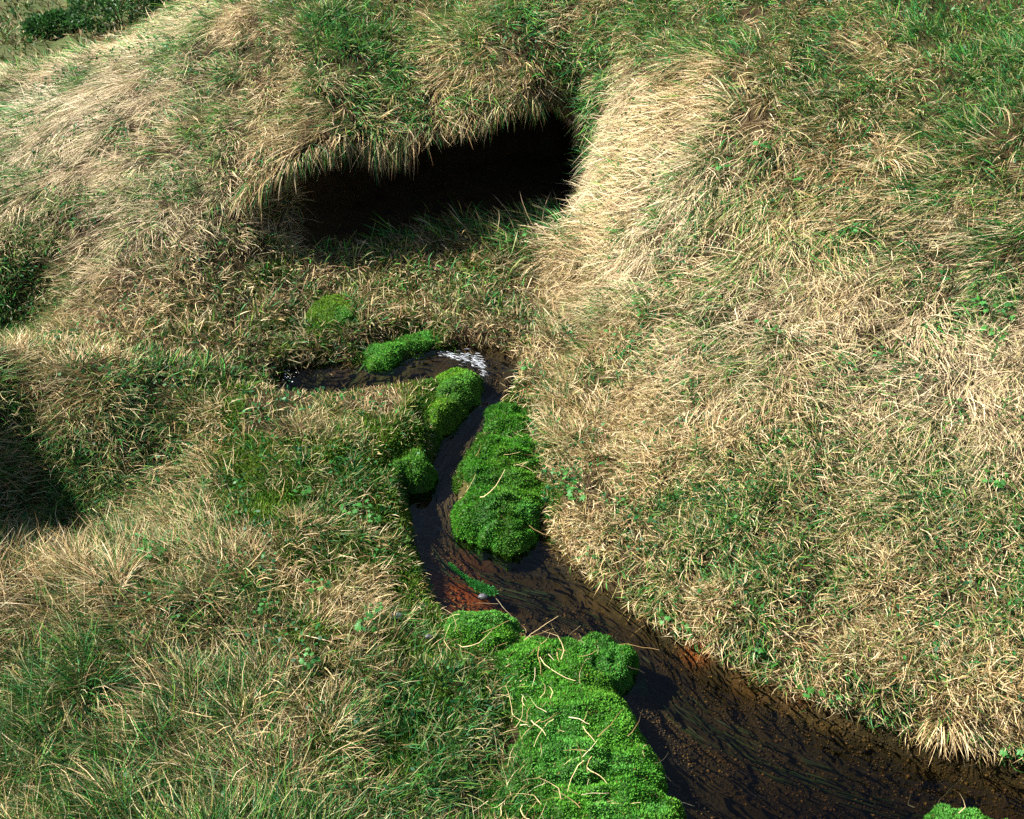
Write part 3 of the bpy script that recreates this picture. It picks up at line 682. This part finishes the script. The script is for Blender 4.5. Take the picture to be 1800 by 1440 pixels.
# grass curtain hanging over the hollow: shaggy, in locks of different length
def curtain(n, x0, x1, lmin, lmax, back, seed):
    xs = rng.uniform(x0, x1, n)
    lock = np.floor(xs * 14 + 3 * fbm(xs * 6, xs * 0, seed, 2)); r = hash2(lock, lock * 0, seed); r2 = hash2(lock, lock * 0 + 5, seed)
    yl = np.interp(xs, HX, H_YL); zl = np.interp(xs, HX, H_ZL) + 0.10 * (fbm(xs * 5, xs * 0 + 3.3, 21, 2) - .5)
    t = rng.random(n) ** 1.4
    root = np.stack([xs, yl + .02 + back * t, zl - .01 + .45 * back * t], -1)
    nor = norm(np.tile([0, -.75, .66], (n, 1)))
    dn = np.stack([-.12 + .9 * (r2 - .5), -.45 - .3 * r, -.20 + 0 * r], -1) + rng.normal(size=(n, 3)) * .2
    big = fbm(xs * 2.6, xs * 0 + 8.8, seed + 9, 2)
    ln = rng.uniform(lmin, lmax, n) * (.35 + .7 * r + 1.0 * smooth((big - .35) / .3))
    col = STRAW[rng.integers(0, 5, n)] * rng.uniform(.6, 1.1, (n, 1))
    col = np.where((rng.random(n) < .22 + .3 * r2)[:, None], GREEN[rng.integers(0, 5, n)], col)
    fl = norm(np.stack([.5 * (r2 - .6), -.25 + 0 * r, -1 + 0 * r], -1))
    return blades(root, nor, dn, fl, np.full(n, .5), ln, rng.uniform(.0025, .0045, n), col, 4, .12, .22)
put('overhanging_grass', [curtain(3600, -1.4, .5, .05, .13, .25, 601), curtain(900, -1.7, -1.0, .06, .16, .3, 611), curtain(450, -.92, -.62, .12, .20, .12, 621), curtain(300, -.15, .2, .08, .16, .2, 631)],
    'curtain of dead grass hanging over the lip of the dark hollow')
def bush(px, py, label, w=.55, h=.45):
    b = hit(px, py); n = 2600
    e = link('low_bush', None, None, label=label, cat='bush', loc=b)
    q = norm(rng.normal(size=(n, 3))) * (.55 + .45 * rng.random((n, 1)) ** .5); q[:, 2] = np.abs(q[:, 2])
    q *= (.75 + .5 * fbm(q[:, 0] * 3 + 9, q[:, 1] * 3 + q[:, 2] * 2 + 9, 641, 2))[:, None]
    p = q * np.array([w, w * .6, h])
    V, F, C = fronds(p, norm(q), np.array((.03, .09, .02)) * rng.uniform(.5, 1.6, (n, 1)), .05, .022, rng)
    link('foliage', mesh_np('foliage', V, F, C), M_LEAF, parent=e)
    Vs, Fs, off = [], [], 0
    for k in range(14):
        d = q[k * 20]; V, F = tube([(0, 0, -.05), tuple(d * .4 * np.array([w, w * .6, h])), tuple(d * np.array([w, w * .6, h]))], .008, .003, 4); Vs.append(V); Fs.append(F + off); off += len(V)
    link('branches', mesh_np('branches', np.concatenate(Vs), [np.concatenate(Fs)]), simple_mat('bark', (.04, .03, .02), (.09, .07, .045), .8, 40), parent=e)

# ------------------------------------------------------------------ things in and by the water
def simple_mat(name, c0, c1, rough=.6, scale=30, spec=.4, bump=.4):
    m, N, L, out = mat_new(name)
    g = N.new('ShaderNodeNewGeometry'); n = N.new('ShaderNodeTexNoise'); n.inputs['Scale'].default_value = scale; n.inputs['Detail'].default_value = 5
    L.new(g.outputs['Position'], n.inputs['Vector'])
    r = N.new('ShaderNodeValToRGB'); r.color_ramp.elements[0].position = .35; r.color_ramp.elements[0].color = (*c0, 1)
    r.color_ramp.elements[1].position = .68; r.color_ramp.elements[1].color = (*c1, 1); L.new(n.outputs['Fac'], r.inputs[0])
    p = N.new('ShaderNodeBsdfPrincipled'); p.inputs['Roughness'].default_value = rough; p.inputs['Specular IOR Level'].default_value = spec
    L.new(r.outputs[0], p.inputs['Base Color'])
    b = N.new('ShaderNodeBump'); b.inputs['Strength'].default_value = bump; b.inputs['Distance'].default_value = .004
    L.new(n.outputs['Fac'], b.inputs['Height']); L.new(b.outputs[0], p.inputs['Normal']); L.new(p.outputs[0], out.inputs[0])
    return m
M_STONE = simple_mat('dark_stone', (.035, .037, .04), (.10, .10, .105), .45, 60)
M_STEM = simple_mat('green_stem', (.03, .09, .015), (.06, .14, .03), .5, 60)
M_TWIG = simple_mat('dead_twig', (.30, .2, .1), (.5, .37, .2), .7, 80)
M_FOAM = simple_mat('white_water', (.75, .78, .8), (.85, .87, .88), .25, 90)

import bmesh
def ico(sub=1):
    bm = bmesh.new(); bmesh.ops.create_icosphere(bm, subdivisions=sub, radius=1.0)
    V = np.array([v.co[:] for v in bm.verts]); F = np.array([[v.index for v in f.verts] for f in bm.faces]); bm.free()
    return V, F
IV = np.array([(1, 0, 0), (-1, 0, 0), (0, 1, 0), (0, -1, 0), (0, 0, 1), (0, 0, -1)], float)
IF = np.array([(0, 2, 4), (2, 1, 4), (1, 3, 4), (3, 0, 4), (2, 0, 5), (1, 2, 5), (3, 1, 5), (0, 3, 5)])
def blobs(pos, rad, cols=None, flat=.6):
    n = len(pos); k = len(IV)
    jit = 1 + .35 * (rng.random((n, k, 1)) - .5)
    sc = rad[:, None, None] * rng.uniform(.7, 1.3, (n, 1, 3)) * np.array([1, 1, flat])
    a = rng.uniform(0, 6.28, n); ca, sa = np.cos(a), np.sin(a)
    v = IV[None] * jit * sc
    v = np.stack([v[..., 0] * ca[:, None] - v[..., 1] * sa[:, None], v[..., 0] * sa[:, None] + v[..., 1] * ca[:, None], v[..., 2]], -1)
    V = (v + pos[:, None, :]).reshape(-1, 3); F = (IF[None] + (np.arange(n) * k)[:, None, None]).reshape(-1, 3)
    return V, [F], (None if cols is None else np.repeat(cols, k, 0))
# gravel on the bed, in bands along the current
wbed = INVIEW * (cSD < -.01) * ~((cX < -.3) & (cY > 6.1))
c, nn, ci, cj = sample(wbed, 17000)
s_, d_, _, _ = flow_sd(c[:, 0], c[:, 1])
band = fbm(s_ * 1.4, d_ * 9, 501, 3)
keep = rng.random(len(c)) < smooth((band - .38) / .2)
c, band = c[keep], band[keep]
pal = np.array([(.10, .06, .025), (.05, .04, .022), (.20, .12, .04), (.03, .028, .02), (.26, .17, .05), (.08, .06, .04), (.12, .07, .02)])
V, F, C = blobs(c + np.array([0, 0, .002]), rng.uniform(.0025, .0062, len(c)) * (1 + 1.3 * rng.random(len(c)) ** 8), pal[rng.integers(0, len(pal), len(c))] * rng.uniform(.35, 1.0, (len(c), 1)))
link('stream_gravel', mesh_np('stream_gravel', V, F, C), blade_mat('gravel', .6, 0.0, .3), label='amber and brown gravel on the stream bed', cat='gravel', kind='stuff')

# weed trailing in the current
c, nn, ci, cj = sample(wbed * (cellv(wz - Z) > .045), 900)
s_, d_, tx, ty = flow_sd(c[:, 0], c[:, 1])
band = fbm(s_ * .9, d_ * 6, 511, 3)
keep = rng.random(len(c)) < smooth((band - .58) / .06)
c, tx, ty = c[keep], tx[keep], ty[keep]
n = len(c); fl = np.stack([tx, ty, np.zeros(n)], -1)
up = np.tile([0., 0, 1], (n, 1))
col = np.array([(.022, .055, .018), (.018, .04, .014), (.03, .06, .012)])[rng.integers(0, 3, n)]
put('water_weed', [blades(c, up, fl + up * .12 + .12 * rng.normal(size=(n, 3)) * [1, 1, .2], fl, np.full(n, .6), rng.uniform(.08, .22, n), rng.uniform(.004, .009, n), col, 4, 0, .05)],
    'dark green weed trailing along the current under the water', 'water weed')

# white water at the little fall
A0, A1, A2 = [at_z(a, b, .075) for a, b in ((775, 628), (832, 640), (852, 664))]
n = 170; t = rng.random(n); seg = t < .6
p = np.where(seg[:, None], A0 + (A1 - A0) * (t / .6)[:, None], A1 + (A2 - A1) * ((t - .6) / .4)[:, None])
p[:, :2] += rng.normal(size=(n, 2)) * np.array([.022, .03]) * (.25 + .9 * np.sin(np.pi * np.clip(t, .1, .95)))[:, None]
p[:, 2] = water_z(p[:, 1]) + .006 + .012 * rng.random(n) * np.exp(-((t - .6) / .3) ** 2)
_, _, tx, ty = flow_sd(p[:, 0], p[:, 1]); fl = np.stack([tx, ty, -.12 + 0 * tx], -1)
V, F, C = blades(p, np.tile([0., 0, 1], (n, 1)), fl + .35 * rng.normal(size=(n, 3)) * [1, 1, .25], fl, np.full(n, .4), rng.uniform(.012, .05, n), rng.uniform(.0015, .0045, n), np.tile((.7, .74, .78), (n, 1)), 3, .02, .25)
link('white_water', mesh_np('white_water', V, F, C), blade_mat('foam_streak', .25, .35, .5), label='patch of white foaming water where the pool spills into the stream', cat='foam', kind='stuff')
q = np.array([at_z(498 + 14 * rng.normal(), 655 + 9 * rng.normal(), .1) for _ in range(26)])
V, F, _ = blobs(q, rng.uniform(.003, .006, len(q)), flat=.7)
link('foam_specks', mesh_np('foam_specks', V, F), M_FOAM, label='white foam specks gathered at the dark end of the still pool', cat='foam', kind='stuff')

# rounded dark stones
SV, SF = ico(3)
for i, (px, py, r, zoff, lab) in enumerate([(696, 1095, .020, 0, 'small dark stone in the mossy grass beside the stained pool edge'), (757, 1131, .015, 0, 'tiny dark stone between moss knoll and grassy bank'),
                                  (849, 1050, .019, .02, 'small grey stone breaking the water behind the moss knoll')]):
    b = hit(px, py) if i < 2 else at_z(px, py, .0)
    d = 1 + .35 * (fbm(SV[:, 0] * 1.3 + i * 7 + 20, SV[:, 1] * 1.3 + SV[:, 2] + 20, 530 + i, 2) - .5)
    link('stone', mesh_np('stone', SV * d[:, None] * np.array([1.25, .95, .75]) * r, [SF]), M_STONE, label=lab, cat='stone', loc=(b[0], b[1], b[2] + (.04 if i < 2 else .004)))

# forked dead twig
def tube(pts, r0, r1, seg=5):
    pts = np.array(pts, float); n = len(pts); V = []
    for k in range(n):
        d = norm(pts[min(k + 1, n - 1)] - pts[max(k - 1, 0)]); a = norm(np.cross(d, [.3, .5, .8])); b = np.cross(d, a); r = r0 + (r1 - r0) * k / (n - 1)
        V += [pts[k] + r * (a * math.cos(6.2832 * j / seg) + b * math.sin(6.2832 * j / seg)) for j in range(seg)]
    F = [[k * seg + j, k * seg + (j + 1) % seg, (k + 1) * seg + (j + 1) % seg, (k + 1) * seg + j] for k in range(n - 1) for j in range(seg)]
    return np.array(V), np.array(F)
b = hit(902, 640); tw = link('dead_twig', None, None, label='forked dead twig standing at the water beside the white foam', cat='twig', loc=b)
for sgn, h in ((-1, .16), (1, .13)):
    V, F = tube([(0, 0, -.02), (sgn * .012, .01, .05), (sgn * .035 - .01, .02, h)], .003, .0015)
    link('fork', mesh_np('fork', V, [F]), M_TWIG, parent=tw)

bush(215, 32, 'dark green low bush on the ground beyond the pale hill shoulder')
bush(95, 50, 'smaller dark bush among the scrub beyond the hill shoulder', .35, .22)

# bright weed strand
A = [at_z(a, b, -.004) for a, b in ((790, 992), (815, 1014), (838, 1030), (866, 1043))]
cl = catmull(np.array(A), 8); n = 5000
k = rng.random(n) * (len(cl) - 1); i = np.minimum(k.astype(int), len(cl) - 2); f = (k - i)[:, None]
p = cl[i] * (1 - f) + cl[i + 1] * f; wd = .004 + .026 * np.clip((k / len(cl) - .35) * 2, 0, 1) * np.sqrt(np.clip(1.02 - k / len(cl), 0, 1)) * 1.6
p[:, :2] += rng.normal(size=(n, 2)) * wd[:, None] * .6; p[:, 2] += .012 * np.clip(k / len(cl) - .4, 0, 1)
V, F, C = fronds(p, np.tile([.5, -.4, .5], (n, 1)), np.array((.03, .17, .03)) * rng.uniform(.5, 1.4, (n, 1)), .013, .005, rng)
link('weed_strand', mesh_np('weed_strand', V, F, C), M_MOSS, label='bright green weed strand floating behind the moss knoll', cat='water weed')

# ------------------------------------------------------------------ herbs
def leaf_mesh(name, lobes, r, depth, col):
    pts = [(0, 0, 0)]; m = lobes * 4
    for k in range(m + 1):
        a = -2.5 + 5.0 * k / m; rr = r * (1 - depth * (.5 + .5 * math.cos(2 * math.pi * (k / 4 + .5)))) * (.8 + .2 * math.cos(a * .9))
        pts.append((rr * math.sin(a), rr * math.cos(a) + r * .15, -.25 * r * (rr / r) ** 2 + .05 * r * math.cos(3 * a)))
    V = np.array(pts); F = np.array([[0, k + 1, k] for k in range(1, m + 1)])
    return mesh_np(name, V, [F], np.tile(col, (len(V), 1)))
LEAVES = [leaf_mesh('leaf', 5, .026, .38, c) for c in ((.05, .20, .03), (.035, .15, .03), (.07, .24, .05))] + [leaf_mesh('leaf', 3, .020, .3, c) for c in ((.05, .19, .05), (.04, .15, .02))]
for m_ in LEAVES: m_.materials.append(M_LEAF)
NAR = []
for c_ in ((.03, .10, .02), (.045, .14, .03)):
    V = np.array([(0, 0, 0), (-.004, .012, 0), (0, .012, .0015), (.004, .012, 0), (-.003, .026, -.002), (0, .026, 0), (.003, .026, -.002), (0, .038, -.005)])
    F = np.array([(0, 2, 1), (0, 3, 2), (1, 2, 5), (1, 5, 4), (2, 3, 6), (2, 6, 5), (4, 5, 7), (5, 6, 7)])
    m_ = mesh_np('narrow_leaf', V, [F], np.tile(c_, (8, 1))); m_.materials.append(M_LEAF); NAR.append(m_)
from mathutils import Matrix
def herb(px, py, label, group, n=7, size=1.0, tall=.05):
    b = hit(px, py); e = link('leafy_herb', None, None, label=label, cat='plant', group=group, loc=b)
    Vs, Fs, off = [], [], 0
    for k in range(n):
        a = 6.283 * k / n + random.uniform(-.5, .5); r = random.uniform(.012, .05) * size; h = tall * random.uniform(.7, 1.25) + .035
        V, F = tube([(0, 0, -.01), (r * .4 * math.cos(a), r * .4 * math.sin(a), h * .6), (r * math.cos(a), r * math.sin(a), h)], .0014, .0009, 4)
        Vs.append(V); Fs.append(F + off); off += len(V)
        lf = link('leaf', random.choice(LEAVES), None, parent=e, loc=(r * math.cos(a), r * math.sin(a), h))
        lf.rotation_euler = (random.uniform(-.5, .3), random.uniform(-.4, .4), a - 1.57); lf.scale = [size * random.uniform(.35, .95)] * 3
    link('stems', mesh_np('stems', np.concatenate(Vs), [np.concatenate(Fs)]), M_STEM, parent=e)
HERBS = [  # photo pixel, leaves, size, where it grows
 (1012,885,11,1.1,'lobed green herb on the right bank level with the middle of the terraced cushion'),
 (996,868,10,1.0,'small lobed herb touching the upper side of the herb beside the terraced cushion'),
 (982,850,10,.9,'little herb rooted against the edge of the terraced moss cushion'),
 (1035,985,9,.9,'small herb on the bank just downstream of the terraced cushion'),
 (1182,1098,12,1.2,'broad green herb under the bank fringe above the orange stained edge'),
 (1212,1112,10,1.0,'smaller herb downstream of the broad one above the orange stain'),
 (1322,1160,12,1.1,'lobed herb hanging from the bank downstream of the orange stain'),
 (1338,1172,10,1.0,'low herb dipping to the water beside the hanging lobed herb'),
 (1425,1222,12,1.2,'wide spreading herb trailing along the foot of the right bank'),
 (1472,1242,11,1.1,'herb at the bank foot between the wide spreading one and the spiky tussock'),
 (1720,1312,12,1.1,'dark herb in the shaded bank right beside the spiky tussock'),
 (1765,1335,12,1.2,'dark herb low over the water downstream of the spiky tussock'),
 (1790,1325,10,1.0,'dark herb higher on the bank downstream of the spiky tussock'),
 (1250,540,9,1.0,'green herb in swept straw up the slope from the pale fountain tussock'),
 (1122,548,9,1.0,'green herb in the straw right of the marsh edge, the upper of a pair'),
 (1132,572,8,.9,'green herb in the straw right of the marsh edge, the lower of a pair'),
 (1082,602,9,1.0,'green herb in short tan turf near the leaning stem at the marsh edge'),
 (1092,492,8,.9,'small herb in straw below the sunlit corner of the hollow'),
 (1210,690,9,1.0,'green herb in the turf next to the pale fountain tussock'),
 (1490,660,9,1.1,'lone bright herb in the middle of the straw slope'),
 (1342,592,9,1.0,'green herb beside the bleached cream tuft'),
 (1372,604,8,.9,'small herb just beyond the herb beside the bleached cream tuft'),
 (1670,730,10,1.1,'green herb below the bushy herbs in long straw'),
 (1592,762,9,1.0,'small herb in straw downhill of the lone bright herb'),
 (1540,640,9,1.0,'green herb uphill of the lone bright herb'),
 (1728,560,14,1.3,'bushy green herb left of the tall straight stem'),
 (1768,565,14,1.3,'bushy green herb right of the tall straight stem'),
 (1745,600,13,1.2,'bushy green herb crowding the foot of the tall straight stem'),
 (1755,865,13,1.2,'bushy herb in long straw below the tall dark sprig'),
 (1730,870,11,1.0,'smaller herb leaning on the bushy one below the tall dark sprig'),
 (1552,310,11,1.2,'green herb framed by the arching swirled straw tussock'),
 (1505,420,10,1.1,'green herb in straw downhill of the swirled tussock'),
 (1262,312,10,1.1,'green herb rosette in combed straw right of the hollow'),
 (1342,272,11,1.1,'green herb rosette uphill between the sunlit corner and the swirled tussock'),
 (1400,330,9,1.0,'small herb in combed straw left of the swirled tussock'),
 (640,920,10,1.1,'flat herb in short left turf level with the stream bend, the middle of three'),
 (618,915,9,1.0,'flat herb in short left turf, farthest of three from the stream'),
 (662,928,9,1.0,'flat herb in short left turf, closest of three to the stream'),
 (560,1052,10,1.1,'green herb alone in the straw in the middle of the left bank'),
 (532,882,9,1.0,'green herb in mossy turf between the three flat herbs and the shaded hollow'),
 (280,990,11,1.1,'glossy herb on the rim of the shaded hollow beside the thin straw tussock'),
 (240,962,10,1.0,'glossy herb just inside the shaded hollow'),
 (258,985,9,.9,'small glossy herb between two larger ones on the hollow rim'),
 (642,1122,11,1.0,'leafy herb in tangled grass below the small dark stone'),
 (662,1092,9,.9,'leafy herb in tangled grass right next to the small dark stone'),
 (545,1180,10,1.0,'low herb in the green tangle of the lower left bank'),
 (470,1090,9,1.0,'low herb in straw between the hollow rim tussocks and the small dark stone'),
 (905,652,12,.9,'pale green herb hanging at the water beside the white foam'),
 (742,815,12,.7,'glossy herb on top of the small dark moss clump'),
 (725,826,11,.6,'tiny glossy herb on the bank side of the small dark moss clump'),
 (738,838,11,.6,'tiny glossy herb on the water side of the small dark moss clump'),
 (880,430,13,1.0,'bluish green herb patch on the marsh floor just before the dark hollow'),
 (908,426,13,1.0,'bluish green herb on the marsh floor nearest the sunlit corner'),
 (895,440,11,.8,'small bluish herb in front of two larger ones on the marsh floor'),
]
for px, py, n, sz, lab in HERBS: herb(px, py, lab, None, n, sz)
def sprig(px, py, label, group, h, lean):
    b = hit(px, py); e = link('herb_sprig', None, None, label=label, cat='plant', group=group, loc=b)
    d = Vector((lean[0], lean[1], 1)).normalized(); pts = [(0, 0, -.02)] + [tuple(d * h * t + Vector((random.uniform(-.006, .006), random.uniform(-.006, .006), 0))) for t in (.3, .6, 1)]
    V, F = tube(pts, .0032, .0016, 5); link('stem', mesh_np('stem', V, [F]), M_STEM, parent=e)
    for k in range(16):
        t = .35 + .65 * k / 15; a = k * 2.4
        lf = link('leaf', random.choice(NAR), None, parent=e, loc=tuple(d * h * t)); lf.rotation_euler = (random.uniform(.2, .9), 0, a); lf.scale = [random.uniform(.7, 1.3)] * 3
for px, py, h, ln_, lab in [(1240,815,.17,(-.3,0),'upright dark leafy stem rising from olive grass in the right hollow'),(1100,700,.15,(-.5,.2),'dark leafy stem leaning over the tan turf right of the small cushion'),
    (990,715,.13,(.1,.1),'short dark leafy stem at the edge of the right bank turf'),(1335,805,.16,(-.6,.3),'leaning dark leafy stem in the middle of the right slope'),
    (1030,860,.14,(-.6,.3),'dark leafy stem leaning towards the terraced moss cushion'),(1350,895,.16,(-.7,.2),'low dark leafy stem lying over olive matted grass'),(1752,760,.22,(.1,0),'tall dark leafy stem in long straw at the right end of the slope'),
    (1738,660,.24,(.1,.1),'tall straight green stem beneath the bushy herbs'),(1010,610,.16,(-.7,.3),'dark leafy stem leaning out over the marsh edge'),(345,350,.14,(-.4,.2),'dark forked stem sticking out of the pale left hillside'),(1180,915,.13,(-.6,.2),'short dark leafy stem above the lower stream bank')]:
    sprig(px, py, lab, None, h, ln_)

# ------------------------------------------------------------------ tussocks and loose straws
def tussock(px, py, n, length, label, lean=(0, 0), green=.05, wid=.003, up=.8, dz=0.0):
    b = hit(px, py)
    ang = rng.uniform(0, 6.283, n); out = np.stack([np.cos(ang), np.sin(ang), np.zeros(n)], -1)
    root = out * rng.random((n, 1)) ** .6 * .055
    nor = np.tile([0., 0, 1], (n, 1)); lv = np.array([lean[0], lean[1], 0.])
    d0 = out * rng.uniform(.15, .9, (n, 1)) + nor * up + lv + .3 * rng.normal(size=(n, 3))
    fl = norm(out * .7 + lv * 1.2 + np.array([0, 0, -.45 - .9 * math.hypot(*lean)]))
    isg = rng.random(n) < green
    col = np.where(isg[:, None], GREEN[rng.integers(0, 5, n)], STRAW[rng.integers(0, 5, n)]) * rng.uniform(.8, 1.2, (n, 1))
    V, F, C = blades(root, nor, d0, fl, np.full(n, .4), length * rng.uniform(.6, 1.2, n), wid * rng.uniform(.7, 1.3, n), col, 5, .06, .22)
    link('grass_tussock', mesh_np('grass_tussock', V, F, C), M_GRASS, label=label, cat='tussock', loc=(b[0], b[1], b[2] - .01 + dz))
tussock(1665, 1258, 120, .19, 'spiky pale tussock overhanging the dark stream', (-.05, -.75), .12, .003, .55)
tussock(1275, 660, 180, .17, 'pale fountain shaped tussock on the open right slope', (-.4, .1), .25)
tussock(1385, 705, 150, .16, 'yellowish tussock just below the pale fountain shaped one', (-.4, -.1), .35)
tussock(1310, 610, 90, .12, 'bleached cream tuft lying in the combed straw', (-.6, -.2), 0, .004)
tussock(1560, 285, 240, .30, 'swirled straw tussock arching over green herbs high on the slope', (.3, -.3), .05)
tussock(1545, 155, 60, .16, 'upright green tuft near the top of the right slope', (0, 0), 1, .005, 1.2)
tussock(130, 1005, 130, .24, 'pale wispy tussock at the front rim of the shaded hollow', (-.35, .35), .1, .0024, 1.2)
tussock(200, 1040, 180, .24, 'straw tussock next to the pale wispy one on the hollow rim', (-.3, .3), .1, .0024, 1.2)
tussock(300, 1000, 130, .2, 'thin straw tussock between the shaded hollow and the mossy bank', (.2, .2), .15)

STRAWS = []
for k in range(6):
    n_ = 5; a = np.cumsum(rng.normal(size=n_) * .28); L_ = .11 + .02 * k
    pts = np.concatenate([[[0, 0, 0]], np.cumsum(np.stack([np.cos(a), np.sin(a), .16 * rng.normal(size=n_)], -1) * L_ / n_, 0)]); w = .0036
    side = np.stack([-np.sin(np.append(a, a[-1])), np.cos(np.append(a, a[-1])), np.zeros(n_ + 1)], -1) * np.linspace(1, .3, n_ + 1)[:, None] * w * .5
    V = np.stack([pts - side, pts + side + [0, 0, .001]], 1).reshape(-1, 3); F = np.array([[2*j, 2*j+1, 2*j+3, 2*j+2] for j in range(n_)])
    m_ = mesh_np('fallen_straw', V, [F], np.tile(STRAW[k % 5] * 1.15, (len(V), 1))); m_.materials.append(M_GRASS); STRAWS.append(m_)
def straws_on(mi, n, label, group):
    Pm, Nm, ar = moss_surfs[mi]
    ctr = Pm[:-1, :-1]; cw = smooth((fbm(ctr[..., 0] * 6, ctr[..., 1] * 6, 701, 2) - .45) / .12) + .06
    if mi == 2: cw = cw * (.25 + smooth((.55 - ctr[..., 0]) / .5))
    cs = np.cumsum((ar * cw).ravel())
    for k in np.searchsorted(cs, rng.random(n) * cs[-1]):
        i, j = k // ar.shape[1], k % ar.shape[1]
        o = link('fallen_straw', random.choice(STRAWS), None, label=label, cat='straw', group=group, loc=tuple(Pm[i, j] + Nm[i, j] * .014))
        q = Vector(Nm[i, j]).to_track_quat('Z', 'Y'); o.rotation_mode = 'QUATERNION'
        o.rotation_quaternion = q @ Matrix.Rotation(random.uniform(0, 6.28), 3, 'Z').to_quaternion() @ Matrix.Rotation(random.uniform(-.35, .1), 3, 'Y').to_quaternion()
        o.scale = [random.uniform(.55, 1.2)] * 3
straws_on(2, 130, 'dead straw fallen on the wide moss mat', 'straws on the wide moss mat')
straws_on(0, 10, 'dead straw fallen on the rounded moss knoll', 'straws on the moss knoll')
straws_on(1, 6, 'dead straw caught on the lobed moss cushion', 'straws on the lobed cushion')
straws_on(3, 12, 'thin dead straw on the terraced moss cushion', 'straws on the terraced cushion')
straws_on(8, 14, 'pale dead straw on the moss cushion across the dark stream', 'straws on the cushion across the stream')
